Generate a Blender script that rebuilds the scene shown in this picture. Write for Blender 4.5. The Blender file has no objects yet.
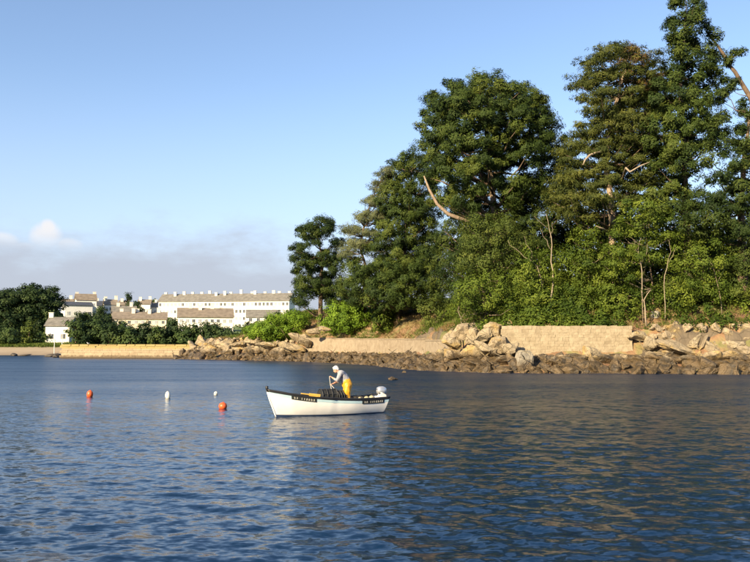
import bpy, bmesh, math
import numpy as np
from mathutils import Vector, Matrix, noise as mnoise

# ------------------------------------------------------------------ camera, sky, sun, exposure
scene = bpy.context.scene
COL = scene.collection
RNG = np.random.default_rng(7)
R = math.radians
CAM_H, F, CX, CY, HOR = 2.6, 800.0, 375.0, 281.0, 344.0
PITCH = math.atan((HOR - CY) / F)
cam = bpy.data.cameras.new('camera')
cam.sensor_width = 36.0
cam.lens = F / 750.0 * 36.0
cam.clip_start = 0.1
cam.clip_end = 9000.0
camo = bpy.data.objects.new('camera', cam)
COL.objects.link(camo)
camo.location = (0, 0, CAM_H)
camo.rotation_euler = (math.pi / 2 + PITCH, 0, 0)
scene.camera = camo

SUN_DIR = Vector((-0.58, -0.76, 0.40)).normalized()      # towards the sun
SUN_EL = math.asin(SUN_DIR.z)
SUN_AZ = math.atan2(SUN_DIR.x, SUN_DIR.y)
world = bpy.data.worlds.new('World')
scene.world = world
world.use_nodes = True
wn, wl = world.node_tree.nodes, world.node_tree.links
wn.clear()


def W(t, **kw):
    n = wn.new(t)
    for k, v in kw.items():
        if k.startswith('i_'):
            n.inputs[int(k[2:])].default_value = v
        else:
            setattr(n, k, v)
    return n


def wm(op, a, b=None, c=None, clamp=False):
    n = wn.new('ShaderNodeMath')
    n.operation = op
    n.use_clamp = clamp
    for i, v in enumerate((a, b, c)):
        if v is None:
            continue
        if hasattr(v, 'is_linked'):
            wl.new(v, n.inputs[i])
        else:
            n.inputs[i].default_value = v
    return n.outputs[0]


def wrange(v, a, b, c=0.0, d=1.0):
    n = wn.new('ShaderNodeMapRange')
    n.interpolation_type = 'SMOOTHSTEP'
    wl.new(v, n.inputs[0])
    n.inputs[1].default_value, n.inputs[2].default_value = a, b
    n.inputs[3].default_value, n.inputs[4].default_value = c, d
    return n.outputs[0]


sky = W('ShaderNodeTexSky', sky_type='NISHITA', sun_disc=False, sun_elevation=SUN_EL,
        sun_rotation=SUN_AZ, altitude=0.0, air_density=1.0, dust_density=0.55, ozone_density=2.2)
tc = W('ShaderNodeTexCoord')
sep = W('ShaderNodeSeparateXYZ')
wl.new(tc.outputs['Generated'], sep.inputs[0])
elev = wm('ARCSINE', sep.outputs[2])                       # radians above the horizon
azim = wm('ARCTAN2', sep.outputs[0], sep.outputs[1])       # 0 = straight ahead, + = right
# soft cloud bank lying low round the whole horizon, ragged top
mp = W('ShaderNodeMapping')
mp.inputs['Scale'].default_value = (1.0, 1.0, 2.6)
wl.new(tc.outputs['Generated'], mp.inputs[0])
n1 = W('ShaderNodeTexNoise')
n1.inputs['Scale'].default_value = 7.0
n1.inputs['Detail'].default_value = 6.0
n1.inputs['Roughness'].default_value = 0.6
wl.new(mp.outputs[0], n1.inputs['Vector'])
lift = wm('MULTIPLY_ADD', n1.outputs[0], 0.16, -0.08)
ebank = wm('ADD', elev, lift)
bank = wrange(ebank, 0.075, 0.155, 0.90, 0.0)
# cumulus heads rising from the bank
n2 = W('ShaderNodeTexNoise')
n2.inputs['Scale'].default_value = 34.0
n2.inputs['Detail'].default_value = 5.0
n2.inputs['Roughness'].default_value = 0.55
wl.new(tc.outputs['Generated'], n2.inputs['Vector'])
jit = wm('MULTIPLY_ADD', n2.outputs[0], 0.06, -0.03)
cum = None
for (px, py, rx, ry) in ((43, 238, 14, 15), (45, 229, 8, 9), (66, 246, 13, 7), (0, 243, 14, 9), (22, 248, 16, 5),
                         (-60, 238, 40, 20), (-150, 230, 50, 34), (-260, 244, 60, 22)):
    a = math.atan2(px - CX, F)
    e = (HOR - py) / F * math.cos(a)
    dx = wm('DIVIDE', wm('SUBTRACT', azim, a), rx / F)
    dy = wm('DIVIDE', wm('SUBTRACT', elev, e), ry / F)
    d2 = wm('ADD', wm('MULTIPLY', dx, dx), wm('MULTIPLY', dy, dy))
    d2 = wm('ADD', d2, wm('MULTIPLY', jit, 22.0))
    m = wrange(d2, 0.15, 1.45, 1.0, 0.0)
    cum = m if cum is None else wm('MAXIMUM', cum, m)
cum = wm('MULTIPLY', cum, wrange(elev, 0.105, 0.135, 0.0, 0.85))
skymul = W('ShaderNodeMix', data_type='RGBA', blend_type='MULTIPLY')
skymul.inputs['Factor'].default_value = 1.0
wl.new(sky.outputs[0], skymul.inputs['A'])
skymul.inputs['B'].default_value = (1.03, 0.985, 1.0, 1)
SKYMUL = skymul
mixb = W('ShaderNodeMix', data_type='RGBA')
wl.new(bank, mixb.inputs['Factor'])
veil = W('ShaderNodeMix', data_type='RGBA')                # thin haze whitening the lower sky
wl.new(wrange(elev, 0.04, 0.34, 0.60, 0.0), veil.inputs['Factor'])
wl.new(skymul.outputs['Result'], veil.inputs['A'])
veil.inputs['B'].default_value = (2.75, 3.2, 4.25, 1)
wl.new(veil.outputs['Result'], mixb.inputs['A'])
mixb.inputs['B'].default_value = (2.35, 2.55, 3.0, 1)
mixc = W('ShaderNodeMix', data_type='RGBA')
wl.new(cum, mixc.inputs['Factor'])
wl.new(mixb.outputs['Result'], mixc.inputs['A'])
mixc.inputs['B'].default_value = (4.3, 4.15, 4.1, 1)
bg = W('ShaderNodeBackground')
bg.inputs['Strength'].default_value = 0.098
wl.new(mixc.outputs['Result'], bg.inputs[0])
wo = W('ShaderNodeOutputWorld')
wl.new(bg.outputs[0], wo.inputs[0])

sun = bpy.data.lights.new('sun', 'SUN')
sun.energy = 5.0
sun.angle = R(0.53)
sun.color = (1.0, 0.81, 0.51)
suno = bpy.data.objects.new('sun', sun)
COL.objects.link(suno)
suno.rotation_euler = SUN_DIR.to_track_quat('Z', 'Y').to_euler()
suno.location = SUN_DIR * 300

scene.view_settings.view_transform = 'Standard'
scene.view_settings.look = 'None'
scene.view_settings.gamma = 1.0
scene.view_settings.exposure = 1.2
scene.view_settings.use_curve_mapping = False
scene.render.engine = 'CYCLES'
scene.cycles.max_bounces = 6
scene.cycles.transparent_max_bounces = 8
scene.cycles.caustics_reflective = False
scene.cycles.caustics_refractive = False
scene.cycles.use_denoising = True


# ------------------------------------------------------------------ helpers
def at(px, py, Y):
    """point at depth Y (metres ahead) that the photograph shows at pixel px, py"""
    u, v = (px - CX) / F, (CY - py) / F
    yy = math.cos(PITCH) - v * math.sin(PITCH)
    zz = math.sin(PITCH) + v * math.cos(PITCH)
    k = Y / yy
    return Vector((u * k, Y, CAM_H + zz * k))


def tag(o, label=None, cat=None, group=None, kind=None):
    if label:
        o['label'] = label
    if cat:
        o['category'] = cat
    if group:
        o['group'] = group
    if kind:
        o['kind'] = kind
    return o


def empty(name, loc, rz=0.0):
    o = bpy.data.objects.new(name, None)
    COL.objects.link(o)
    o.empty_display_size = 0.3
    o.location = loc
    o.rotation_euler = (0, 0, rz)
    return o


def link(name, me, mat=None, parent=None):
    o = bpy.data.objects.new(name, me)
    COL.objects.link(o)
    if mat is not None and not len(me.materials):
        me.materials.append(mat)
    if parent is not None:
        o.parent = parent
    return o


class MB:
    """collects simple shapes into one mesh"""
    def __init__(self):
        self.v, self.f = [], []

    def box(self, c, s, rz=0.0, m=None):
        b = len(self.v)
        for dx, dy, dz in ((-1, -1, -1), (1, -1, -1), (1, 1, -1), (-1, 1, -1), (-1, -1, 1), (1, -1, 1), (1, 1, 1), (-1, 1, 1)):
            p = Vector((dx * s[0] / 2, dy * s[1] / 2, dz * s[2] / 2))
            if m is not None:
                p = m @ p
            elif rz:
                p = Matrix.Rotation(rz, 3, 'Z') @ p
            self.v.append(tuple(p + Vector(c)))
        for q in ((3, 2, 1, 0), (4, 5, 6, 7), (0, 1, 5, 4), (1, 2, 6, 5), (2, 3, 7, 6), (3, 0, 4, 7)):
            self.f.append(tuple(b + i for i in q))
        return self

    def tube(self, pts, rad, n=6, cap=True):
        pts = [Vector(p) for p in pts]
        b = len(self.v)
        prev = None
        for i, p in enumerate(pts):
            d = (pts[min(i + 1, len(pts) - 1)] - pts[max(i - 1, 0)])
            if d.length < 1e-6:
                d = Vector((0, 0, 1))
            d.normalize()
            if prev is None:
                a = d.orthogonal().normalized()
            else:
                a = prev - d * prev.dot(d)
                a = a.normalized() if a.length > 1e-5 else d.orthogonal().normalized()
            prev = a
            c = d.cross(a)
            r = rad[i] if hasattr(rad, '__len__') else rad
            for k in range(n):
                t = 2 * math.pi * k / n
                self.v.append(tuple(p + (a * math.cos(t) + c * math.sin(t)) * r))
        for i in range(len(pts) - 1):
            for k in range(n):
                k2 = (k + 1) % n
                self.f.append((b + i * n + k, b + i * n + k2, b + (i + 1) * n + k2, b + (i + 1) * n + k))
        if cap:
            self.f.append(tuple(b + k for k in range(n))[::-1])
            e = b + (len(pts) - 1) * n
            self.f.append(tuple(e + k for k in range(n)))
        return self

    def lathe(self, prof, c=(0, 0, 0), n=16, m=None):
        b = len(self.v)
        for r, z in prof:
            for k in range(n):
                t = 2 * math.pi * k / n
                p = Vector((r * math.cos(t), r * math.sin(t), z))
                if m is not None:
                    p = m @ p
                self.v.append(tuple(p + Vector(c)))
        for i in range(len(prof) - 1):
            for k in range(n):
                k2 = (k + 1) % n
                self.f.append((b + i * n + k, b + i * n + k2, b + (i + 1) * n + k2, b + (i + 1) * n + k))
        self.f.append(tuple(b + k for k in range(n))[::-1])
        e = b + (len(prof) - 1) * n
        self.f.append(tuple(e + k for k in range(n)))
        return self

    def poly(self, pts):
        b = len(self.v)
        self.v += [tuple(p) for p in pts]
        self.f.append(tuple(range(b, b + len(pts))))
        return self

    def mesh(self, name, smooth=False):
        me = bpy.data.meshes.new(name)
        me.from_pydata(self.v, [], self.f)
        me.update()
        if smooth:
            me.polygons.foreach_set('use_smooth', [True] * len(me.polygons))
        return me

    def build(self, name, mat, parent=None, smooth=False):
        return link(name, self.mesh(name, smooth), mat, parent)


def np_mesh(name, V, Fc, smooth=False, tint=None):
    me = bpy.data.meshes.new(name)
    n, k = Fc.shape
    me.vertices.add(len(V))
    me.vertices.foreach_set('co', np.ascontiguousarray(V, dtype=np.float32).ravel())
    me.loops.add(n * k)
    me.loops.foreach_set('vertex_index', np.ascontiguousarray(Fc, dtype=np.int32).ravel())
    me.polygons.add(n)
    me.polygons.foreach_set('loop_start', np.arange(0, n * k, k, dtype=np.int32))
    if smooth:
        me.polygons.foreach_set('use_smooth', np.ones(n, dtype=bool))
    if tint is not None:
        a = me.attributes.new('tint', 'FLOAT', 'POINT')
        a.data.foreach_set('value', np.ascontiguousarray(tint, dtype=np.float32))
    me.update(calc_edges=True)
    return me


# ------------------------------------------------------------------ materials
MATS = {}


def nodemat(name):
    m = bpy.data.materials.new(name)
    m.use_nodes = True
    nt = m.node_tree
    return m, nt.nodes, nt.links, nt.nodes['Principled BSDF'], nt.nodes['Material Output']


def plain(name, col, rough=0.6, metal=0.0, var=0.12, scale=6.0, bump=0.0, bscale=30.0, spec=0.5):
    """one colour broken up by a little procedural wear"""
    if name in MATS:
        return MATS[name]
    m, nd, lk, b, out = nodemat(name)
    tcn = nd.new('ShaderNodeTexCoord')
    nz = nd.new('ShaderNodeTexNoise')
    nz.inputs['Scale'].default_value = scale
    nz.inputs['Detail'].default_value = 5
    lk.new(tcn.outputs['Object'], nz.inputs['Vector'])
    rp = nd.new('ShaderNodeValToRGB')
    c = np.array(col)
    rp.color_ramp.elements[0].position, rp.color_ramp.elements[1].position = 0.3, 0.7
    rp.color_ramp.elements[0].color = (*(c * (1 - var)), 1)
    rp.color_ramp.elements[1].color = (*np.clip(c * (1 + var), 0, 1), 1)
    lk.new(nz.outputs[0], rp.inputs[0])
    lk.new(rp.outputs[0], b.inputs['Base Color'])
    b.inputs['Roughness'].default_value = rough
    b.inputs['Metallic'].default_value = metal
    b.inputs['Specular IOR Level'].default_value = spec
    if bump:
        n2_ = nd.new('ShaderNodeTexNoise')
        n2_.inputs['Scale'].default_value = bscale
        n2_.inputs['Detail'].default_value = 4
        lk.new(tcn.outputs['Object'], n2_.inputs['Vector'])
        bp = nd.new('ShaderNodeBump')
        bp.inputs['Strength'].default_value = bump
        bp.inputs['Distance'].default_value = 0.05
        lk.new(n2_.outputs[0], bp.inputs['Height'])
        lk.new(bp.outputs[0], b.inputs['Normal'])
    MATS[name] = m
    return m


def leafmat(name, dark, mid, light, transl=0.25, dead=None):
    """foliage: colour differs from tuft to tuft (tint attribute), some light passes through"""
    m, nd, lk, b, out = nodemat(name)
    at_ = nd.new('ShaderNodeAttribute')
    at_.attribute_name = 'tint'
    rp = nd.new('ShaderNodeValToRGB')
    e = rp.color_ramp.elements
    e[0].position, e[0].color = 0.0, (*dark, 1)
    e[1].position, e[1].color = 1.0, (*light, 1)
    k = e.new(0.5)
    k.color = (*mid, 1)
    if dead:
        e[-1].position = 0.92
        k = e.new(1.0)
        k.color = (*dead, 1)
    lk.new(at_.outputs['Fac'], rp.inputs[0])
    lk.new(rp.outputs[0], b.inputs['Base Color'])
    b.inputs['Roughness'].default_value = 0.62
    b.inputs['Specular IOR Level'].default_value = 0.12
    tr = nd.new('ShaderNodeBsdfTranslucent')
    lk.new(rp.outputs[0], tr.inputs['Color'])
    mx = nd.new('ShaderNodeMixShader')
    mx.inputs[0].default_value = transl
    lk.new(b.outputs[0], mx.inputs[1])
    lk.new(tr.outputs[0], mx.inputs[2])
    lk.new(mx.outputs[0], out.inputs[0])
    MATS[name] = m
    return m


PINE = leafmat('pine_needles', (0.016, 0.03, 0.008), (0.042, 0.066, 0.013), (0.098, 0.12, 0.022), transl=0.12)
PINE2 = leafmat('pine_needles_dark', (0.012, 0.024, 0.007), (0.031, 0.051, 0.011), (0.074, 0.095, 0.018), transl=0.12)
PALE = leafmat('pine_needles_pale', (0.085, 0.1, 0.05), (0.13, 0.15, 0.07), (0.19, 0.2, 0.1))
CYP = leafmat('cypress_sprays', (0.035, 0.048, 0.012), (0.078, 0.092, 0.02), (0.14, 0.138, 0.03), dead=(0.11, 0.067, 0.028))
BROAD = leafmat('broad_leaves', (0.034, 0.06, 0.009), (0.08, 0.116, 0.015), (0.15, 0.185, 0.025), transl=0.2)
BROAD2 = leafmat('broad_leaves_bright', (0.065, 0.12, 0.014), (0.125, 0.205, 0.018), (0.19, 0.28, 0.03), transl=0.2)
BROAD3 = leafmat('broad_leaves_olive', (0.033, 0.052, 0.012), (0.068, 0.094, 0.018), (0.125, 0.145, 0.03), transl=0.2)
FARL = leafmat('far_leaves', (0.018, 0.034, 0.014), (0.032, 0.055, 0.019), (0.055, 0.08, 0.026), transl=0.15)
FARL2 = leafmat('far_leaves_mid', (0.026, 0.047, 0.016), (0.046, 0.076, 0.022), (0.078, 0.105, 0.03), transl=0.15)
GRASS = leafmat('grass_blades', (0.05, 0.085, 0.015), (0.09, 0.13, 0.024), (0.16, 0.18, 0.045), transl=0.3)
DRY = leafmat('dry_grass_blades', (0.12, 0.085, 0.035), (0.2, 0.14, 0.06), (0.28, 0.21, 0.10), transl=0.2)
BARK = plain('pine_bark', (0.13, 0.09, 0.06), 0.9, var=0.35, scale=3, bump=0.8, bscale=8)
BARKP = plain('pale_bark', (0.27, 0.20, 0.14), 0.9, var=0.3, scale=3, bump=0.6, bscale=8)
DEADW = plain('bleached_wood', (0.27, 0.215, 0.15), 0.9, var=0.25, scale=4, bump=0.4, bscale=10)


def rockmat(name, pale, grey, lichen, tide=1.7, lichen_amt=0.5):
    m, nd, lk, b, out = nodemat(name)
    geo = nd.new('ShaderNodeNewGeometry')
    oi = nd.new('ShaderNodeObjectInfo')

    def noise(sc, det=5, rough=0.55):
        n = nd.new('ShaderNodeTexNoise')
        n.inputs['Scale'].default_value = sc
        n.inputs['Detail'].default_value = det
        n.inputs['Roughness'].default_value = rough
        lk.new(geo.outputs['Position'], n.inputs['Vector'])
        return n.outputs[0]

    def mixc(f, a, c):
        n = nd.new('ShaderNodeMix')
        n.data_type = 'RGBA'
        for s, v in (('Factor', f), ('A', a), ('B', c)):
            if hasattr(v, 'is_linked'):
                lk.new(v, n.inputs[s])
            else:
                n.inputs[s].default_value = v if s == 'Factor' else (*v, 1)
        return n.outputs['Result']

    def rng(v, a, c, lo=0.0, hi=1.0):
        n = nd.new('ShaderNodeMapRange')
        lk.new(v, n.inputs[0])
        for i, q in enumerate((a, c, lo, hi)):
            n.inputs[i + 1].default_value = q
        return n.outputs[0]

    def mt(op, a, c=0.0):
        n = nd.new('ShaderNodeMath')
        n.operation = op
        for i, v in enumerate((a, c)):
            if hasattr(v, 'is_linked'):
                lk.new(v, n.inputs[i])
            else:
                n.inputs[i].default_value = v
        return n.outputs[0]
    sp = nd.new('ShaderNodeSeparateXYZ')
    lk.new(geo.outputs['Position'], sp.inputs[0])
    c = mixc(rng(noise(0.9), 0.35, 0.65), pale, grey)
    c = mixc(rng(noise(6.0, 6, 0.7), 0.42, 0.68, 0.0, 0.45), c, (0.10, 0.075, 0.05))
    c = mixc(rng(oi.outputs['Random'], 0.0, 1.0, 0.0, 0.45), c, (0.27, 0.20, 0.13))
    c = mixc(mt('MULTIPLY', rng(noise(0.55, 3), 0.54, 0.63), lichen_amt), c, lichen)
    vo = nd.new('ShaderNodeTexVoronoi')
    vo.feature = 'DISTANCE_TO_EDGE'
    vo.inputs['Scale'].default_value = 1.5
    vmx = nd.new('ShaderNodeMixRGB')
    vmx.inputs[0].default_value = 0.25
    lk.new(geo.outputs['Position'], vmx.inputs[1])
    nv = nd.new('ShaderNodeTexNoise')
    nv.inputs['Scale'].default_value = 1.3
    lk.new(geo.outputs['Position'], nv.inputs['Vector'])
    lk.new(nv.outputs['Color'], vmx.inputs[2])
    lk.new(vmx.outputs[0], vo.inputs['Vector'])
    crack = rng(vo.outputs['Distance'], 0.0, 0.03, 1.0, 0.0)
    c = mixc(mt('MULTIPLY', crack, 0.4), c, (0.06, 0.045, 0.03))
    # band the tide reaches: weed-stained brown, ragged upper edge
    zz = mt('ADD', sp.outputs[2], mt('MULTIPLY', noise(0.7, 4), -1.7))
    wet = rng(zz, tide - 0.95, tide - 0.45, 1.0, 0.0)
    weed = mixc(rng(noise(1.7), 0.4, 0.62), (0.125, 0.085, 0.042), (0.048, 0.036, 0.022))
    c = mixc(wet, c, weed)
    lk.new(c, b.inputs['Base Color'])
    lk.new(rng(wet, 0, 1, 0.9, 0.5), b.inputs['Roughness'])
    bp = nd.new('ShaderNodeBump')
    bp.inputs['Strength'].default_value = 0.9
    bp.inputs['Distance'].default_value = 0.16
    lk.new(mt('SUBTRACT', noise(3.2, 8, 0.7), mt('MULTIPLY', crack, 0.25)), bp.inputs['Height'])
    lk.new(bp.outputs[0], b.inputs['Normal'])
    MATS[name] = m
    return m


ROCK = rockmat('shore_rock', (0.42, 0.335, 0.205), (0.27, 0.225, 0.155), (0.40, 0.255, 0.055), tide=1.45)
ROCKB = rockmat('gap_shade_rock', (0.15, 0.115, 0.075), (0.10, 0.08, 0.055), (0.2, 0.14, 0.05), tide=1.45)  # bed rock coloured darker to paint in the shadow between the loose rocks
ROCKG = rockmat('grey_rock', (0.4, 0.368, 0.296), (0.304, 0.288, 0.248), (0.36, 0.264, 0.096), tide=0.75, lichen_amt=0.2)


def stonemat(name, c1, c2, top=None, topz=None):
    m, nd, lk, b, out = nodemat(name)
    geo = nd.new('ShaderNodeNewGeometry')
    oi = nd.new('ShaderNodeObjectInfo')
    nz = nd.new('ShaderNodeTexNoise')
    nz.inputs['Scale'].default_value = 1.6
    nz.inputs['Detail'].default_value = 7
    nz.inputs['Roughness'].default_value = 0.65
    lk.new(geo.outputs['Position'], nz.inputs['Vector'])
    ad = nd.new('ShaderNodeMath')
    ad.operation = 'MULTIPLY_ADD'
    lk.new(oi.outputs['Random'], ad.inputs[0])
    ad.inputs[1].default_value = 0.16
    lk.new(nz.outputs[0], ad.inputs[2])
    rp = nd.new('ShaderNodeValToRGB')
    rp.color_ramp.elements[0].position, rp.color_ramp.elements[0].color = 0.4, (*c1, 1)
    rp.color_ramp.elements[1].position, rp.color_ramp.elements[1].color = 0.85, (*c2, 1)
    lk.new(ad.outputs[0], rp.inputs[0])
    col = rp.outputs[0]
    if top:
        sp = nd.new('ShaderNodeSeparateXYZ')
        lk.new(geo.outputs['Position'], sp.inputs[0])
        sm = nd.new('ShaderNodeMath')
        sm.operation = 'MULTIPLY_ADD'
        lk.new(nz.outputs[0], sm.inputs[0])
        sm.inputs[1].default_value = 0.9
        lk.new(sp.outputs[2], sm.inputs[2])
        mr = nd.new('ShaderNodeMapRange')
        lk.new(sm.outputs[0], mr.inputs[0])
        mr.inputs[1].default_value, mr.inputs[2].default_value = topz, topz + 0.35
        mx = nd.new('ShaderNodeMix')
        mx.data_type = 'RGBA'
        lk.new(mr.outputs[0], mx.inputs['Factor'])
        lk.new(col, mx.inputs['A'])
        mx.inputs['B'].default_value = (*top, 1)
        # damp brown foot of the wall
        mr2 = nd.new('ShaderNodeMapRange')
        lk.new(sm.outputs[0], mr2.inputs[0])
        mr2.inputs[1].default_value, mr2.inputs[2].default_value = 0.75, 1.05
        mr2.inputs[3].default_value, mr2.inputs[4].default_value = 1.0, 0.0
        mx2 = nd.new('ShaderNodeMix')
        mx2.data_type = 'RGBA'
        lk.new(mr2.outputs[0], mx2.inputs['Factor'])
        lk.new(mx.outputs['Result'], mx2.inputs['A'])
        mx2.inputs['B'].default_value = (0.11, 0.08, 0.05, 1)
        col = mx2.outputs['Result']
    lk.new(col, b.inputs['Base Color'])
    b.inputs['Roughness'].default_value = 0.92
    nb = nd.new('ShaderNodeTexNoise')
    nb.inputs['Scale'].default_value = 5
    nb.inputs['Detail'].default_value = 6
    lk.new(geo.outputs['Position'], nb.inputs['Vector'])
    bp = nd.new('ShaderNodeBump')
    bp.inputs['Strength'].default_value = 0.7
    bp.inputs['Distance'].default_value = 0.06
    lk.new(nb.outputs[0], bp.inputs['Height'])
    lk.new(bp.outputs[0], b.inputs['Normal'])
    MATS[name] = m
    return m


WALLST = stonemat('wall_stone', (0.24, 0.188, 0.12), (0.368, 0.304, 0.208))
MORTAR = stonemat('wall_mortar', (0.232, 0.188, 0.124), (0.32, 0.268, 0.184))
PLASTER = stonemat('pale_render', (0.2, 0.152, 0.1), (0.328, 0.268, 0.192))
JETTY = stonemat('jetty_stone', (0.248, 0.188, 0.12), (0.36, 0.288, 0.192), top=(0.312, 0.236, 0.096), topz=2.05)

# ------------------------------------------------------------------ water
def build_water():
    az = np.radians(np.linspace(-33, 33, 352))
    r = np.exp(np.linspace(math.log(4.0), math.log(165.0), 640))
    A, RR = np.meshgrid(az, r)
    X, Y = RR * np.sin(A), RR * np.cos(A)
    Z = np.zeros_like(X)
    rng = np.random.default_rng(3)
    dr = RR * (math.log(165 / 4) / 639)
    wind = R(205)                                     # waves run mostly towards the camera, a little to the left
    big = 0.55 + 0.45 * np.clip(1.1 * (np.sin(X * 0.11 + 1.3 + np.sin(Y * 0.05)) * np.sin(Y * 0.09 - X * 0.03 + 0.4)) + 0.5, 0, 1)
    for i in range(70):
        lam = 0.20 * (1.5 / 0.20) ** rng.random()
        th = wind + rng.normal(0, 0.75)
        steep = 0.0135 * (1.0 if lam < 0.7 else 0.7 / lam)
        amp = steep * lam / (2 * math.pi) * 1.25
        k = 2 * math.pi / lam
        kx, ky = k * math.sin(th), k * math.cos(th)
        ph = rng.random() * 7
        damp = np.clip((lam / np.maximum(dr, 1e-4) - 2.5) / 4.0, 0, 1)
        warp = 0.6 * np.sin(X * 0.31 / lam ** .5 + i) + 0.6 * np.sin(Y * 0.27 / lam ** .5 + 2 * i)
        Z += amp * damp * np.sin(kx * X + ky * Y + ph + warp)
    edge = np.clip((RR - 4) / 2, 0, 1) * np.clip((165 - RR) / 50, 0, 1) * np.clip((R(33) - np.abs(A)) / R(2), 0, 1)
    Z *= edge * big
    nr, nc = X.shape
    V = np.stack([X, Y, Z], -1).reshape(-1, 3)
    idx = np.arange(nr * nc).reshape(nr, nc)
    Fq = np.stack([idx[:-1, :-1], idx[:-1, 1:], idx[1:, 1:], idx[1:, :-1]], -1).reshape(-1, 4)
    # calm remainder: inner fan, outer fan, and the rest of the circle
    parts_v, parts_f, off = [V], [Fq], len(V)

    def patch(azs, rs):
        nonlocal off
        a2, r2 = np.meshgrid(azs, rs)
        v = np.stack([r2 * np.sin(a2), r2 * np.cos(a2), np.zeros_like(a2)], -1).reshape(-1, 3)
        n, c = a2.shape
        ix = np.arange(n * c).reshape(n, c) + off
        parts_v.append(v)
        parts_f.append(np.stack([ix[:-1, :-1], ix[:-1, 1:], ix[1:, 1:], ix[1:, :-1]], -1).reshape(-1, 4))
        off += n * c
    patch(az[::13], np.array([0.02, 4.0]))
    patch(az[::13], np.array([165.0, 250, 500, 1200, 4000]))
    patch(np.radians(np.linspace(33, 327, 80)), np.array([0.02, 4, 20, 165, 1200, 4000]))
    me = np_mesh('water', np.concatenate(parts_v), np.concatenate(parts_f), smooth=True)
    m, nd, lk, b, out = nodemat('sea_water')
    geo = nd.new('ShaderNodeNewGeometry')
    acc = None

    def vm(op, a, c):
        n = nd.new('ShaderNodeVectorMath')
        n.operation = op
        for i, v in enumerate((a, c)):
            if hasattr(v, 'is_linked'):
                lk.new(v, n.inputs[i])
            else:
                n.inputs[i].default_value = v
        return n.outputs[0]
    # fine ripples: slope noise added straight to the normal
    for sc, amp in (((1.8, 3.0, 1), 0.34), ((5.5, 10.0, 1), 0.50), ((0.33, 0.5, 1), 0.08)):
        mp_ = nd.new('ShaderNodeMapping')
        mp_.inputs['Scale'].default_value = sc
        lk.new(geo.outputs['Position'], mp_.inputs[0])
        nz = nd.new('ShaderNodeTexNoise')
        nz.inputs['Scale'].default_value = 1.0
        nz.inputs['Detail'].default_value = 2.0
        lk.new(mp_.outputs[0], nz.inputs['Vector'])
        v = vm('MULTIPLY', vm('SUBTRACT', nz.outputs['Color'], (0.5, 0.5, 0.5)), (amp, amp * 1.25, 0.0))
        acc = v if acc is None else vm('ADD', acc, v)
    # patches of wind and calm
    nz = nd.new('ShaderNodeTexNoise')
    nz.inputs['Scale'].default_value = 1.0
    nz.inputs['Detail'].default_value = 3.0
    mp_ = nd.new('ShaderNodeMapping')
    mp_.inputs['Scale'].default_value = (0.035, 0.16, 1)
    lk.new(geo.outputs['Position'], mp_.inputs[0])
    lk.new(mp_.outputs[0], nz.inputs['Vector'])
    mr = nd.new('ShaderNodeMapRange')
    lk.new(nz.outputs[0], mr.inputs[0])
    mr.inputs[1].default_value, mr.inputs[2].default_value = 0.35, 0.65
    mr.inputs[3].default_value, mr.inputs[4].default_value = 0.7, 1.3
    acc = vm('MULTIPLY', acc, mr.outputs[0])
    nrm = vm('NORMALIZE', vm('ADD', geo.outputs['Normal'], acc), (0, 0, 0))
    lk.new(nrm, b.inputs['Normal'])
    b.inputs['Base Color'].default_value = (0.0035, 0.018, 0.050, 1)
    # short ripples too fine to model make the open water farther out look rougher
    spw = nd.new('ShaderNodeSeparateXYZ')
    lk.new(geo.outputs['Position'], spw.inputs[0])
    mrw = nd.new('ShaderNodeMapRange')
    lk.new(spw.outputs[1], mrw.inputs[0])
    mrw.inputs[1].default_value, mrw.inputs[2].default_value = 15.0, 65.0
    mrw.inputs[3].default_value, mrw.inputs[4].default_value = 0.12, 0.33
    lee = nd.new('ShaderNodeMapRange')                    # the headland shelters the water on its side
    lee.interpolation_type = 'SMOOTHSTEP'
    lk.new(spw.outputs[0], lee.inputs[0])
    lee.inputs[1].default_value, lee.inputs[2].default_value = -8.0, 6.0
    lee.inputs[3].default_value, lee.inputs[4].default_value = 1.0, 1.12
    mrm = nd.new('ShaderNodeMath')
    mrm.operation = 'MULTIPLY'
    lk.new(mrw.outputs[0], mrm.inputs[0])
    lk.new(lee.outputs[0], mrm.inputs[1])
    mrp = nd.new('ShaderNodeMath')
    mrp.operation = 'MULTIPLY'
    lk.new(mrm.outputs[0], mrp.inputs[0])
    soft = nd.new('ShaderNodeMapRange')
    lk.new(nz.outputs[0], soft.inputs[0])
    soft.inputs[1].default_value, soft.inputs[2].default_value = 0.3, 0.7
    soft.inputs[3].default_value, soft.inputs[4].default_value = 0.86, 1.14
    lk.new(soft.outputs[0], mrp.inputs[1])
    lk.new(mrp.outputs[0], b.inputs['Roughness'])
    b.inputs['IOR'].default_value = 1.333
    o = link('water', me, m)
    tag(o, kind='structure')


build_water()

# ------------------------------------------------------------------ headland: shoreline and ground
front_px = ((900, 375), (750, 374), (690, 373.6), (640, 373), (560, 373), (500, 372.6), (450, 371), (425, 370), (408, 368.8), (392, 366.4),
            (370, 364.6), (340, 362.8), (300, 361.2), (250, 360), (210, 359.3), (192, 359))
front = [(140.0, 64.0), (80.0, 66.0)]
for px, py in front_px:
    Yd = CAM_H * F / (py - HOR)
    front.append(((px - CX) / F * Yd, Yd))
back = [(-36, 143.5), (-33, 149), (-20, 156), (0, 166), (30, 185), (80, 215), (140, 235)]


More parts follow.
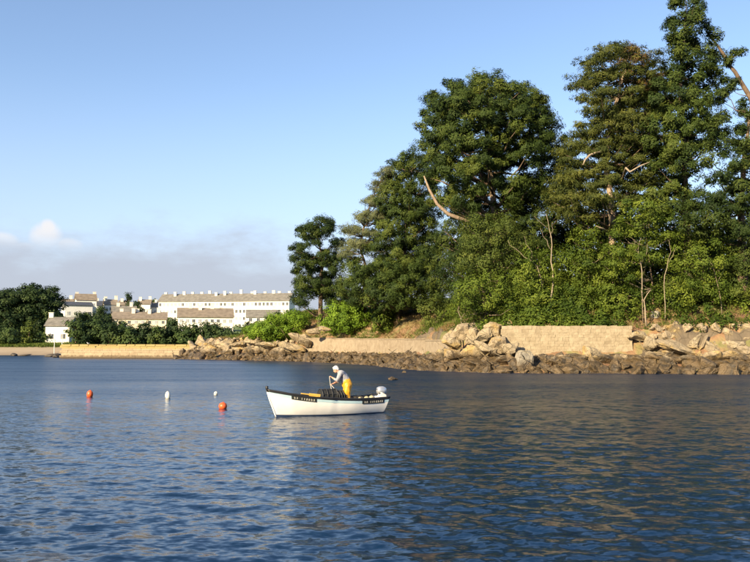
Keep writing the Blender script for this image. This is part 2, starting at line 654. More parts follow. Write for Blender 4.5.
def smooth_line(P, step=0.5):
    P = np.array(P, float)
    d = np.r_[0, np.cumsum(np.hypot(*np.diff(P, axis=0).T))]
    t = np.arange(0, d[-1], step)
    Q = np.stack([np.interp(t, d, P[:, 0]), np.interp(t, d, P[:, 1])], 1)
    k = 9
    pad = np.concatenate([np.repeat(Q[:1], k, 0), Q, np.repeat(Q[-1:], k, 0)])
    ker = np.hanning(2 * k + 1)
    ker /= ker.sum()
    return np.stack([np.convolve(pad[:, i], ker, 'valid') for i in (0, 1)], 1)


SHORE = smooth_line(front + back)
_d = np.gradient(SHORE, axis=0)
_d /= np.linalg.norm(_d, axis=1)[:, None]
SHN = np.stack([_d[:, 1], -_d[:, 0]], 1)                  # inland normal
NFRONT = int(np.argmin(SHORE[:, 0]))


def vnoise(x, y, f, seed=0.0):
    """cheap smooth value noise on arrays"""
    x = np.asarray(x, float) * f + seed * 17.3
    y = np.asarray(y, float) * f + seed * 9.7
    xi, yi = np.floor(x).astype(int), np.floor(y).astype(int)
    xf, yf = x - xi, y - yi
    u, v = xf * xf * (3 - 2 * xf), yf * yf * (3 - 2 * yf)

    def h(a, b):
        n = (a * 374761393 + b * 668265263) & 0x7fffffff
        n = ((n ^ (n >> 13)) * 1274126177) & 0x7fffffff
        return ((n ^ (n >> 16)) & 0xffff) / 65535.0
    return (h(xi, yi) * (1 - u) * (1 - v) + h(xi + 1, yi) * u * (1 - v) + h(xi, yi + 1) * (1 - u) * v + h(xi + 1, yi + 1) * u * v) - 0.5


def sdist(X, Y):
    X, Y = np.asarray(X, float).ravel(), np.asarray(Y, float).ravel()
    best = np.full(X.shape, 1e9)
    bi = np.zeros(X.shape, int)
    for i in range(0, len(SHORE), 2):
        d = (X - SHORE[i, 0]) ** 2 + (Y - SHORE[i, 1]) ** 2
        w = d < best
        best[w] = d[w]
        bi[w] = i
    sgn = (X - SHORE[bi, 0]) * SHN[bi, 0] + (Y - SHORE[bi, 1]) * SHN[bi, 1]
    return np.sqrt(best) * np.where(sgn >= 0, 1, -1)


PR_R = ([-20, 0, 3, 4.2, 5.0, 7, 12, 20, 40, 90], [-5, 0, 1.2, 1.5, 3.9, 4.7, 6.6, 9.0, 12, 13])
PR_M = ([-20, 0, 3, 4.2, 5.0, 6.5, 9, 14, 30, 90], [-5, 0, 1.0, 1.3, 2.9, 3.9, 6.3, 8.0, 10, 12])
PR_L = ([-20, 0, 2, 4, 8, 15, 40, 90], [-5, 0, 1.3, 2.8, 4.2, 5.6, 7, 8])


def sstep(x, a, b):
    t = np.clip((x - a) / (b - a), 0, 1)
    return t * t * (3 - 2 * t)


def ground(X, Y):
    X, Y = np.atleast_1d(np.asarray(X, float)), np.atleast_1d(np.asarray(Y, float))
    s = sdist(X, Y).reshape(X.shape)
    r, m, l = np.interp(s, *PR_R), np.interp(s, *PR_M), np.interp(s, *PR_L)
    wr = sstep(X, 3.5, 7.0)
    wl_ = 1 - sstep(X, -18.5, -12.5)
    h = r * wr + (1 - wr) * (m * (1 - wl_) + l * wl_)
    bumpy = np.clip((s - 5.5) / 3, 0, 1)
    return h + bumpy * (0.9 * vnoise(X, Y, 0.16, 1) + 0.45 * vnoise(X, Y, 0.5, 2))


def gz(x, y):
    return float(ground([x], [y])[0])


def build_ground():
    xs, ys = np.arange(-42, 120, 0.9), np.arange(60, 215, 0.9)
    X, Y = np.meshgrid(xs, ys)
    Z = ground(X, Y)
    nr, nc = X.shape
    V = np.stack([X, Y, Z], -1).reshape(-1, 3)
    ix = np.arange(nr * nc).reshape(nr, nc)
    Fq = np.stack([ix[:-1, :-1], ix[:-1, 1:], ix[1:, 1:], ix[1:, :-1]], -1).reshape(-1, 4)
    Fq = Fq[Z.reshape(-1)[Fq].max(1) > -1.5]
    me = np_mesh('headland', V, Fq, smooth=True)
    m, nd, lk, b, out = nodemat('headland_soil')
    geo = nd.new('ShaderNodeNewGeometry')

    def nz(sc, det=5):
        n = nd.new('ShaderNodeTexNoise')
        n.inputs['Scale'].default_value = sc
        n.inputs['Detail'].default_value = det
        lk.new(geo.outputs['Position'], n.inputs['Vector'])
        return n.outputs[0]
    rp = nd.new('ShaderNodeValToRGB')
    e = rp.color_ramp.elements
    e[0].position, e[0].color = 0.36, (0.16, 0.085, 0.045, 1)
    e[1].position, e[1].color = 0.66, (0.075, 0.10, 0.025, 1)
    k = e.new(0.47)
    k.color = (0.24, 0.145, 0.075, 1)
    k = e.new(0.56)
    k.color = (0.20, 0.165, 0.07, 1)
    lk.new(nz(0.45, 7), rp.inputs[0])
    lk.new(rp.outputs[0], b.inputs['Base Color'])
    b.inputs['Roughness'].default_value = 0.95
    bp = nd.new('ShaderNodeBump')
    bp.inputs['Strength'].default_value = 0.9
    bp.inputs['Distance'].default_value = 0.3
    lk.new(nz(1.6, 8), bp.inputs['Height'])
    lk.new(bp.outputs[0], b.inputs['Normal'])
    tag(link('headland', me, m), kind='structure')


build_ground()


def shore_xy(i, s):
    i = min(max(i, 0), len(SHORE) - 1)
    return SHORE[i] + SHN[i] * s


def shore_index_at_px(px):
    """shoreline sample that the photograph shows at column px"""
    q = CX + F * SHORE[:NFRONT, 0] / SHORE[:NFRONT, 1]
    return int(np.argmin(np.abs(q - px)))


# bedrock strip that the loose rocks lie on
def build_rocks():
    i0 = shore_index_at_px(830)
    I = np.arange(i0, NFRONT + 8)
    S = np.arange(-1.5, 6.6, 0.33)
    V = []
    for i in I:
        for s in S:
            x, y = SHORE[min(i, len(SHORE) - 1)] + SHN[min(i, len(SHORE) - 1)] * s
            V.append((x, y))
    V = np.array(V)
    g = ground(V[:, 0], V[:, 1])
    sv = np.tile(S, len(I))
    jag = vnoise(V[:, 0], V[:, 1], 2.3, 13) * 0.7 + vnoise(V[:, 0], V[:, 1], 1.1, 3) * 1.0 + vnoise(V[:, 0], V[:, 1], 0.45, 4) * 0.7
    walled = ((V[:, 0] > 11) & (V[:, 0] < 24.6)) | ((V[:, 0] > -15) & (V[:, 0] < 5))
    Z = g + np.where(sv < 4.0, jag * 0.8 + 0.12, np.where(walled, jag * 0.25 - 0.35, jag * 0.9 + 0.05)) - np.clip(sv - 5.6, 0, 1) * 0.8
    Z[sv < -1] = -0.9
    Vj = V + np.stack([vnoise(V[:, 0], V[:, 1], 1.7, 5), vnoise(V[:, 0], V[:, 1], 1.7, 6)], 1) * 0.35
    V3 = np.c_[Vj, Z]
    n, c = len(I), len(S)
    ix = np.arange(n * c).reshape(n, c)
    Fq = np.stack([ix[:-1, :-1], ix[:-1, 1:], ix[1:, 1:], ix[1:, :-1]], -1).reshape(-1, 4)
    T = np.concatenate([Fq[:, [0, 2, 1]], Fq[:, [0, 3, 2]]])
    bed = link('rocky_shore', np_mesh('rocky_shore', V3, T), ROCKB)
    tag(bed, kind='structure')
    # angular boulder shapes, shared between the rocks
    shapes = []
    rng = np.random.default_rng(11)
    for k in range(18):
        bm = bmesh.new()
        for j in range(12):
            d = rng.normal(size=3)
            d /= np.linalg.norm(d)
            bm.verts.new(Vector(d * (0.75 + 0.35 * rng.random())))
        bmesh.ops.convex_hull(bm, input=bm.verts)
        for v in [v for v in bm.verts if not v.link_faces]:
            bm.verts.remove(v)
        bmesh.ops.bevel(bm, geom=list(bm.edges), offset=0.08, segments=1, affect='EDGES', profile=0.6)
        bmesh.ops.triangulate(bm, faces=list(bm.faces))
        long_ = [e for e in bm.edges if e.calc_length() > 0.5]
        bmesh.ops.subdivide_edges(bm, edges=long_, cuts=1, use_grid_fill=True)
        bmesh.ops.triangulate(bm, faces=list(bm.faces))
        bmesh.ops.subdivide_edges(bm, edges=[e for e in bm.edges if e.calc_length() > 0.45], cuts=1, use_grid_fill=True)
        bmesh.ops.triangulate(bm, faces=list(bm.faces))
        for v in bm.verts:
            v.co += v.co.normalized() * 0.16 * mnoise.noise(v.co * 2.1 + Vector((k * 7.1, 0, 0))) + Vector(rng.normal(size=3) * 0.028)
        me = bpy.data.meshes.new('rock_shape')
        bm.to_mesh(me)
        bm.free()
        me.materials.append(ROCK)
        shapes.append(me)

    def rock(loc, sc, rot, parent=bed, name='rock', mat=None, me=None):
        me = me or shapes[rng.integers(len(shapes))]
        o = link(name, me, None, parent)
        o.location = loc
        o.scale = sc
        o.rotation_euler = rot
        return o

    count = 0
    placed = []
    small = []
    walls_r = (11.4, 24.6)

    def try_place(i, s, size, upper=False):
        nonlocal count
        x, y = shore_xy(i, s)
        for (qx, qy, qr) in placed:
            if (qx - x) ** 2 + (qy - y) ** 2 < ((qr + size) * 0.54) ** 2:
                return
        z = gz(x, y)
        placed.append((x, y, size))
        tilt = rng.normal(0, 0.35, 2)
        rot = (tilt[0], -0.35 + tilt[1], rng.random() * 6.3)
        sc = (size * rng.uniform(0.9, 1.45), size * rng.uniform(0.8, 1.1), size * rng.uniform(0.6, 0.95))
        small.append((size, (x, y, z + size * 0.18), sc, rot))
    rows = []
    arc = list(range(shore_index_at_px(790), NFRONT + 3))
    for rep in range(7000):
        i = arc[rng.integers(len(arc))]
        x = SHORE[i, 0]
        near = x > 0
        s = rng.uniform(-0.7, 4.3)
        size = rng.choice([1.25, 1.0, 0.78, 0.55, 0.4], p=[.16, .22, .26, .22, .14])
        if walls_r[0] < x < walls_r[1]:
            if s > 3.3:
                continue
            size = min(size, 0.35 + (3.4 - s) * 0.35)
        elif -14 < x < 4.5:
            if s > 2.9:
                continue
            size = min(size, 0.4 + (3 - s) * 0.3)
        elif x <= -14:
            size *= 1.25
            s = rng.uniform(-0.7, 5.0)
        else:
            s = rng.uniform(-0.7, 6.3)
            if s > 3.0:
                size = min(size, 0.6)
        try_place(i, s, float(size))
    # outcrops piled higher than the beach: pale tilted slabs left of the tall wall, and right of it
    hand = []
    for (px, py, w, h, tilt, dY) in (
            (452, 340, 20, 26, 0.25, 3.6), (463, 332, 15, 30, 0.3, 4.4), (473, 336, 12, 34, 0.45, 4.0), (483, 338, 13, 40, 0.7, 3.8),
            (494, 330, 16, 26, 0.8, 4.4), (489, 349, 24, 18, 0.6, 3.0), (470, 352, 22, 20, 0.5, 2.8), (450, 354, 24, 14, 0.2, 2.6),
            (499, 345, 18, 30, 0.3, 3.2), (511, 348, 16, 26, 0.1, 2.9), (506, 360, 22, 16, 0.2, 2.0), (478, 364, 30, 14, 0.4, 1.6),
            (453, 365, 26, 14, 0.2, 1.6), (440, 358, 20, 16, 0.1, 2.4), (428, 362, 18, 12, 0.2, 2.0),
            (638, 338, 20, 22, 0.5, 4.0), (650, 343, 14, 20, 0.1, 3.8), (662, 337, 11, 13, 0.0, 4.8), (671, 336, 10, 10, 0.0, 4.8),
            (676, 348, 36, 18, 0.45, 3.6), (695, 341, 9, 30, 0.75, 4.6), (703, 343, 8, 28, 0.7, 4.4), (679, 331, 18, 6, 0.1, 5.4),
            (712, 348, 18, 16, 0.4, 3.8), (724, 342, 18, 12, 0.1, 4.8), (737, 345, 16, 16, 0.2, 4.4), (748, 350, 20, 18, 0.2, 4.0),
            (733, 356, 30, 14, 0.1, 3.0), (745, 340, 14, 12, 0.1, 5.0), (760, 345, 20, 20, 0.1, 4.0), (655, 356, 26, 16, 0.3, 2.8), (664, 362, 22, 18, 0.5, 2.0),
            (690, 362, 24, 18, 0.4, 2.0), (715, 363, 24, 16, 0.2, 2.0), (738, 365, 22, 14, 0.1, 1.8), (640, 362, 22, 16, 0.2, 2.0),
            (748, 326, 14, 12, 0.1, 8.0), (738, 330, 14, 14, 0.3, 7.0),
            (588, 352, 22, 18, 0.2, 2.6), (578, 358, 18, 14, 0.2, 2.4), (606, 360, 24, 18, 0.2, 2.2), (560, 362, 22, 14, 0.1, 2.2), (623, 362, 20, 18, 0.3, 2.0),
            (300, 338, 24, 16, 0.7, 5.6), (314, 331, 14, 10, 0.1, 7.0), (290, 346, 26, 14, 0.5, 4.0), (270, 347, 24, 14, 0.3, 3.6), (258, 350, 18, 12, 0.1, 2.6),
            (240, 346, 18, 12, 0.1, 3.8), (226, 347, 20, 12, 0.1, 3.4), (208, 350, 18, 12, 0.1, 2.4), (252, 342, 16, 10, 0.2, 4.4), (325, 328, 12, 8, 0.1, 7.4)):
        i = shore_index_at_px(px)
        Yd = SHORE[i, 1] + SHN[i, 1] * dY
        p = at(px, py, Yd)
        hand.append((p, w * Yd / F / 2, h * Yd / F / 2, tilt))
    nh = 0
    for (p, w, h, tilt) in hand:
        # nested rotation: lean to the right in the picture plane, then a small turn about the upright
        o = rock(p, (w * 1.4, 0.5 * (w + h) * 1.0, h * 0.85), (rng.normal(0, .15), tilt * 0.75, rng.normal(0, .25)))
        nh += 1
    small.sort(key=lambda q: -q[0] / q[1][1])
    keep = 300 - nh
    for (size, loc, sc, rot) in small[:keep]:
        rock(loc, sc, rot)
    rest = small[keep:]
    VV, FF, off = [], [], 0
    for (size, loc, sc, rot) in rest:
        me = shapes[rng.integers(len(shapes))]
        co = np.empty(len(me.vertices) * 3)
        me.vertices.foreach_get('co', co)
        M = np.array(Matrix.LocRotScale(Vector(loc), __import__('mathutils').Euler(rot), Vector(sc)))
        v = co.reshape(-1, 3) @ M[:3, :3].T + M[:3, 3]
        f = np.empty(len(me.polygons) * 3, np.int32)
        me.polygons.foreach_get('vertices', f)
        VV.append(v)
        FF.append(f.reshape(-1, 3) + off)
        off += len(v)
    if VV:
        st = link('loose_rocks', np_mesh('loose_rocks', np.concatenate(VV), np.concatenate(FF)), ROCK, bed)
        st['kind'] = 'stuff'
    # a few that stand out on their own
    p = at(524, 361, 73.2)
    o = rock(p, (1.05, 0.7, 1.12), (0.1, 0.12, 0.2), None, 'boulder')
    bmb = bmesh.new()
    bmesh.ops.create_cube(bmb, size=1.7)
    for v in bmb.verts:
        v.co += Vector(rng.uniform(-.16, .16, 3))
        if v.co.z > 0:
            v.co.x = v.co.x * 0.72 + 0.05
    bmesh.ops.bevel(bmb, geom=list(bmb.edges), offset=0.14, segments=2, affect='EDGES')
    bmesh.ops.subdivide_edges(bmb, edges=list(bmb.edges), cuts=1, use_grid_fill=True)
    for v in bmb.verts:
        v.co += Vector(rng.normal(size=3) * 0.02)
    slabme = bpy.data.meshes.new('boulder_shape')
    bmb.to_mesh(slabme)
    bmb.free()
    o.data = slabme
    slabme.materials.clear()
    slabme.materials.append(ROCKG)
    tag(o, 'big pale grey upright boulder against the foot of the tall stone wall', 'rock')
    p = at(393, 379, 58.5)
    o = rock((p.x, p.y, 0.05), (0.42, 0.34, 0.24), (0, 0.1, 0.4), None, 'half_sunk_rock')
    o.data = shapes[5].copy()
    o.data.materials.clear()
    o.data.materials.append(ROCKG)
    tag(o, 'small tan rock breaking the water just right of the boat', 'rock')
    p = at(404, 372, 73.0)
    o = rock((p.x, p.y, 0.03), (0.3, 0.25, 0.2), (0, 0.1, 1.4), None, 'half_sunk_rock')
    tag(o, 'little rock breaking the water off the low wall, close to shore', 'rock')
    p = at(656, 322.5, 79.5)
    o = rock((p.x, p.y, gz(p.x, p.y) + 0.25), (0.55, 0.45, 0.42), (0, 0.1, 0.9), None, 'boulder')
    o.data = slabme
    tag(o, 'lone pale boulder lying on the grassy slope right of the tall wall', 'rock')


build_rocks()


# ------------------------------------------------------------------ walls
def block_meshes(n, mat, seed, bevel=0.06, jit=0.035):
    out = []
    rng = np.random.default_rng(seed)
    for k in range(n):
        bm = bmesh.new()
        bmesh.ops.create_cube(bm, size=1.0)
        for v in bm.verts:
            v.co += Vector(rng.uniform(-jit, jit, 3))
        bmesh.ops.bevel(bm, geom=list(bm.edges), offset=bevel, segments=1, affect='EDGES')
        me = bpy.data.meshes.new('stone')
        bm.to_mesh(me)
        bm.free()
        me.materials.append(mat)
        out.append(me)
    return out


def stone_wall(name, A, B, z0, z1, thick, course, length, blocks, core_mat, label, seed):
    rng = np.random.default_rng(seed)
    A, B = Vector((*A, 0)), Vector((*B, 0))
    L = (B - A).length
    rz = math.atan2(B.y - A.y, B.x - A.x)
    root = empty(name, (A.x, A.y, z0), rz)
    tag(root, label, 'wall')
    H = z1 - z0
    MB().box((L / 2, thick / 2, H / 2 - 0.03), (L - 0.06, thick - 0.10, H - 0.06)).build('mortar_core', core_mat, root)
    nz = max(1, round(H / course))
    hs = rng.uniform(0.7, 1.35, nz)
    hs *= H / hs.sum()
    zc = 0.0
    for r in range(nz):
        ch = float(hs[r])
        zr, zc = zc, zc + ch
        x = -rng.uniform(0, 0.15)
        while x < L:
            w = length * rng.uniform(0.6, 1.4)
            x1 = min(x + w, L + 0.02)
            if L - x1 < 0.25 * length:
                x1 = L + rng.uniform(0, 0.05)
            o = link('stone', blocks[rng.integers(len(blocks))], None, root)
            dp = rng.uniform(0.0, 0.025)
            top = rng.uniform(-0.03, 0.05) if r == nz - 1 else 0
            o.scale = (x1 - x + 0.004, 0.42, ch + 0.004 + top)
            o.location = ((x + x1) / 2, 0.18 - dp, zr + ch / 2 + top / 2)
            o.rotation_euler = (0, rng.normal(0, 0.02), rng.normal(0, 0.03))
            x = x1
    return root


wb = block_meshes(10, WALLST, 5, 0.035, 0.03)
iA, iB = shore_index_at_px(506), shore_index_at_px(633)
A_, B_ = at(502, 340, 76.2), at(632, 340, 75.6)
stone_wall('sea_wall', (A_.x, A_.y), (B_.x, B_.y), 1.5, 4.30, 0.7, 0.28, 0.47, wb, MORTAR,
           'tall tan stone sea wall at the foot of the green slope, right of the boat', 21)

# low rendered wall running away round the point: panels follow the bend of the shore
root = None
px_list = [411, 392, 374, 352, 330, 308, 286]
pts = []
for q in px_list:
    i = shore_index_at_px(q)
    pts.append(Vector((*shore_xy(i, 4.0), 0)))
root = tag(empty('low_sea_wall', (pts[0].x, pts[0].y, 1.0)), 'long low pale rendered sea wall under the pines behind the boat', 'wall')
for a, b_, h in zip(pts[:-1], pts[1:], (1.95, 2.12, 2.18, 2.25, 2.35, 2.45)):
    d = (b_ - a)
    rz = math.atan2(d.y, d.x)
    mid = (a + b_) / 2
    n = Vector((d.y, -d.x, 0)).normalized()
    c = mid + n * 0.35
    mb = MB().box((c.x - pts[0].x, c.y - pts[0].y, h / 2), (d.length - 0.03, 0.7, h), rz)
    o = mb.build('wall_panel', PLASTER, root)
    mb = MB().box((c.x - pts[0].x, c.y - pts[0].y, h + 0.06), (d.length - 0.05, 0.84, 0.13), rz)
    mb.build('coping', PLASTER, o)

# far jetty
JA, JB = at(60, 350, 149.5), at(189, 350, 144.0)
jroot = tag(empty('jetty', (JA.x, JA.y, 0), math.atan2(JB.y - JA.y, JB.x - JA.x)), 'long stone jetty with yellow lichen along its top, left of the rocky point', 'jetty')
JL = math.hypot(JB.x - JA.x, JB.y - JA.y)
mb = MB()
mb.v = [(0.0, 0.15, -1), (JL, 0.15, -1), (JL, 3.2, -1), (0, 3.2, -1), (0.15, 0.42, 2.25), (JL, 0.42, 2.25), (JL, 3.0, 2.25), (0.15, 3.0, 2.25)]
mb.f = [(3, 2, 1, 0), (4, 5, 6, 7), (0, 1, 5, 4), (1, 2, 6, 5), (2, 3, 7, 6), (3, 0, 4, 7)]
mb.build('wall_body', JETTY, jroot)
jb = block_meshes(6, JETTY, 8, 0.035, 0.02)
rj = np.random.default_rng(4)
for r in range(5):                                         # the big face stones, course by course
    x = -0.2 + 0.4 * (r % 2)
    z = 0.05 + r * 0.46
    while x < JL:
        w = rj.uniform(1.2, 2.1)
        w = min(w, JL - x)
        if w > 0.3:
            o = link('stone', jb[rj.integers(len(jb))], None, jroot)
            o.scale = (w - 0.012, 0.5, 0.452)
            o.location = (x + w / 2, 0.37 + 0.083 * z - rj.uniform(0, 0.03), z + 0.2)
            o.rotation_euler = (-0.083, 0, 0)
        x += w
x = 0.0
while x < JL - 0.2:
    w = min(rj.uniform(1.5, 2.3), JL - x)
    o = link('coping_stone', jb[rj.integers(len(jb))], None, jroot)
    o.scale = (w - 0.03, 3.0, 0.3 + rj.uniform(-.02, .03))
    o.location = (x + w / 2, 1.68, 2.38)
    x += w
MB().box((JL + 0.45, 1.4, 0.9), (0.8, 2.6, 2.9)).box((JL + 0.45, 1.4, 2.42), (0.95, 2.75, 0.16)).build('end_pier', MORTAR, jroot)


# ------------------------------------------------------------------ trees
def leaf_mesh(name, rng, C, Rc, n, L, Wd, flat=1.0, up=0.25, quad=False, tint=None, mat=None, parent=None, droop=0.0, outw=None, face=True, spray=0.0):
    """many small leaves: n round each centre C; their faces turn outwards from tuft and cushion"""
    C = np.asarray(C, float)
    M = len(C)
    Rc = np.broadcast_to(np.asarray(Rc, float), (M,))
    N = M * n
    ci = np.repeat(np.arange(M), n)
    d = rng.normal(size=(N, 3))
    d /= np.linalg.norm(d, axis=1)[:, None]
    rad = Rc[ci] * rng.random(N) ** 0.45
    off = d * rad[:, None]
    off[:, 2] *= flat
    P = C[ci] + off
    if face:
        nn = d * 0.35 + rng.normal(size=(N, 3)) * 0.27
        nn[:, 2] += 0.30
        if outw is not None:
            nn += outw[ci] * 1.1
        nn /= np.linalg.norm(nn, axis=1)[:, None] + 1e-9
        a = rng.normal(size=(N, 3)) + d * 0.5
        a[:, 2] += up - droop
        if spray:
            a += outw[ci] * spray
        a -= nn * (a * nn).sum(1)[:, None]
        a /= np.linalg.norm(a, axis=1)[:, None] + 1e-9
        b = np.cross(nn, a)
    else:
        a = d * 0.8 + rng.normal(size=(N, 3)) * 0.45
        a[:, 2] += up - droop
        a /= np.linalg.norm(a, axis=1)[:, None]
        b = np.cross(a, rng.normal(size=(N, 3)))
        b /= np.linalg.norm(b, axis=1)[:, None] + 1e-9
    l = L * rng.uniform(0.7, 1.3, N)[:, None]
    w = Wd * rng.uniform(0.7, 1.3, N)[:, None]
    if tint is None:
        tint = rng.random(M)
    tl = np.clip(np.asarray(tint)[ci] + rng.normal(0, 0.10, N), 0, 1)
    if quad:
        nrm = np.cross(a, b)
        V = np.stack([P, P + a * l * .5 + b * w * .5 + nrm * l * .08, P + a * l, P + a * l * .5 - b * w * .5 + nrm * l * .08], 1).reshape(-1, 3)
        Fc = np.arange(N * 4).reshape(N, 4)
        tl = np.repeat(tl, 4)
    else:
        V = np.stack([P - b * w * .5, P + b * w * .5, P + a * l], 1).reshape(-1, 3)
        Fc = np.arange(N * 3).reshape(N, 3)
        tl = np.repeat(tl, 3)
    o = link(name, np_mesh(name, V - np.array(parent.location if parent else (0, 0, 0)), Fc, tint=tl), mat, parent)
    return o


def lobe_points(rng, lobes, Y, spacing, shell=0.55, fill=1.0, depth=1.0, copies=2, rounder=1.0):
    """pad centres spread through ellipsoids given in photo pixels at depth Y; copies in front and behind give the crown its depth"""
    pts, who, grid = [], [], {}
    lobes = [tuple(l) for l in lobes]
    pxs = [l[0] for l in lobes]
    cx = 0.5 * (min(pxs) + max(pxs))
    half = 0.5 * (max(l[0] + l[2] for l in lobes) - min(l[0] - l[2] for l in lobes)) * Y / F
    full = []
    for li, l in enumerate(lobes):
        full.append((li, l[0], l[1], l[2], l[3], 0.0))
        for k in range(copies):
            t = rng.uniform(0.35, 0.85) * (1 if k % 2 else -1)
            sh = math.sqrt(1 - t * t * 0.75)
            full.append((li, cx + (l[0] - cx) * sh, l[1] + rng.uniform(-1, 3), l[2] * 0.95, l[3], t * half * depth))
    for li, px, py, rx, ry, dY in full:
        c = np.array(at(px, py, Y + dY))
        sx, sz = rx * (Y + dY) / F, ry * (Y + dY) / F
        sy = max(sx, 0.7 * sz) * 0.9
        n = int(sx * sy * sz * 4.2 / spacing ** 3 * 7 * fill) + 14
        d = rng.normal(size=(n, 3))
        d /= np.linalg.norm(d, axis=1)[:, None]
        r = shell + (1 - shell) * rng.random(n)
        inner = rng.random(n) < 0.4
        r[inner] = rng.random(inner.sum()) ** 0.5
        off = d * r[:, None] * np.array([sx * 0.95, sy, sz * rounder])
        tl = rng.uniform(-0.7, 0.7) * (rounder > 1)
        off = np.stack([off[:, 0] * math.cos(tl) + off[:, 2] * math.sin(tl) * 0.8, off[:, 1], off[:, 2] * math.cos(tl) - off[:, 0] * math.sin(tl) * 0.8], 1)
        for q in c + off:
            key = tuple(np.floor(q / spacing).astype(int))
            ok = True
            for ax in (-1, 0, 1):
                for ay in (-1, 0, 1):
                    for az_ in (-1, 0, 1):
                        for z in grid.get((key[0] + ax, key[1] + ay, key[2] + az_), ()):
                            if (q[0] - z[0]) ** 2 + (q[1] - z[1]) ** 2 + (q[2] - z[2]) ** 2 < spacing ** 2:
                                ok = False
                                break
                        if not ok:
                            break
                    if not ok:
                        break
                if not ok:
                    break
            if ok:
                grid.setdefault(key, []).append(q)
                pts.append(q)
                who.append(li)
    return np.array(pts), who


def pad_clumps(rng, pads, rad, flat, per, dome=False):
    """clump centres filling each pad (a flattened cushion)"""
    M = len(pads)
    r = rad * rng.uniform(0.55, 1.4, M)
    ci = np.repeat(np.arange(M), per)
    d = rng.normal(size=(M * per, 3))
    d /= np.linalg.norm(d, axis=1)[:, None]
    if dome:
        d[:, 2] = np.where(d[:, 2] < -0.15, -d[:, 2] * 0.5, d[:, 2])
    rr = rng.random(M * per) ** 0.4
    off = d * (rr * r[ci])[:, None]
    off[:, 2] *= flat
    return pads[ci] + off, ci


def limb_path(rng, a, b, sag=0.12, n=5):
    a, b = Vector(a), Vector(b)
    L = (b - a).length
    out = []
    for k in range(n):
        t = k / (n - 1)
        p = a.lerp(b, t)
        p.z += -sag * L * math.sin(math.pi * t) * (1 - 0.3 * t)
        if 0 < k < n - 1:
            p += Vector(rng.normal(0, 0.03 * L, 3))
        out.append(p)
    return out


def tree(name, label, Y, trunk_px, lobes, mat, bark=None, seed=1, spacing=1.3, pad=1.0, flat=0.5, per=16, clump=0.34, n=14,
         L=0.30, Wd=0.075, quad=False, r0=0.35, group=None, cat='tree', limbs=0.6, extra=None, tint_bias=None, shell=0.55, trunkY=None,
         depth=1.0, up=0.25, droop=0.0, lr=0.075, ground_z=None, copies=2, face=True, branch_mat=None, rounder=1.0, spray=0.0):
    rng = np.random.default_rng(seed)
    bark = bark or BARK
    tp = [at(px, py, (trunkY or Y)) for px, py in trunk_px]
    base = tp[0].copy()
    g = gz(base.x, base.y) if ground_z is None else ground_z
    base.z = g
    root = tag(empty(name, (base.x, base.y, g)), label, cat, group)
    o3 = Vector((base.x, base.y, g))
    tp[0] = Vector((base.x, base.y, g - 0.3))
    pads, who = lobe_points(rng, lobes, Y, spacing, shell, depth=depth, copies=copies, rounder=rounder)
    # trunk
    path = []
    for a, b in zip(tp[:-1], tp[1:]):
        for k in range(3):
            path.append(a.lerp(b, k / 3) + Vector(rng.normal(0, r0 * 0.12, 3)) * (1 if k else 0))
    path.append(tp[-1])
    rads = [r0 * (1.25 if i == 0 else 1) * (1 - 0.78 * i / (len(path) - 1)) for i in range(len(path))]
    MB().tube([p - o3 for p in path], rads, 9).build('trunk', bark, root, smooth=True)
    # limbs out to the foliage
    if limbs > 0:
        mb = MB()
        P = [np.array(p) for p in path]
        for q in pads[rng.random(len(pads)) < limbs]:
            best, bi = 1e9, 1
            for i in range(len(P)):
                dz = q[2] - P[i][2]
                hd = math.hypot(q[0] - P[i][0], q[1] - P[i][1])
                cost = abs(dz - 0.35 * hd) + 0.15 * hd + (3 if i < len(P) * 0.25 else 0)
                if cost < best:
                    best, bi = cost, i
            pp = limb_path(rng, Vector(P[bi]) - o3, Vector(q) - o3)
            ll = (pp[0] - pp[-1]).length
            rr = min(lr * (0.5 + ll / 6), rads[bi] * 0.7)
            mb.tube(pp, [rr, rr * .8, rr * .6, rr * .4, rr * .2], 5, cap=False)
        mb.build('branches', branch_mat or BARK, root, smooth=True)['kind'] = 'stuff'
    for pts_, rr_, bk in (extra or ()):
        MB().tube([Vector(p) - o3 for p in pts_], rr_, 7).build('limb', bk, root, smooth=True)
    C, ci = pad_clumps(rng, pads, pad, flat, per)
    OUT = (C - pads[ci]) * np.array([1, 1, 1 / max(flat, 0.3)]) / pad + 0.6 * (pads - pads.mean(0))[ci] / (np.abs(pads - pads.mean(0)).max(0) + 1e-6)
    tint_p = rng.random(len(pads)) * 0.75 + 0.08
    if tint_bias is not None:
        tint_p = tint_bias(pads, who, tint_p, rng)
    leaf_mesh('crown', rng, C, clump * rng.uniform(0.75, 1.25, len(C)), n, L, Wd, 0.85, up, quad, tint_p[ci] + rng.normal(0, .09, len(ci)), mat, root, droop,
              outw=OUT / (np.linalg.norm(OUT, axis=1)[:, None] + 1e-6), face=face, spray=spray)
    return root


def yfor(px, s):
    """depth at which column px is s metres inland"""
    i = shore_index_at_px(px)
    Ys = np.arange(SHORE[i, 1] - 3, SHORE[i, 1] + 60, 0.5)
    sd = sdist((px - CX) / F * Ys, Ys)
    ok = np.nonzero(sd > s)[0]
    return float(Ys[ok[0]]) if len(ok) else float(SHORE[i, 1] + 12)


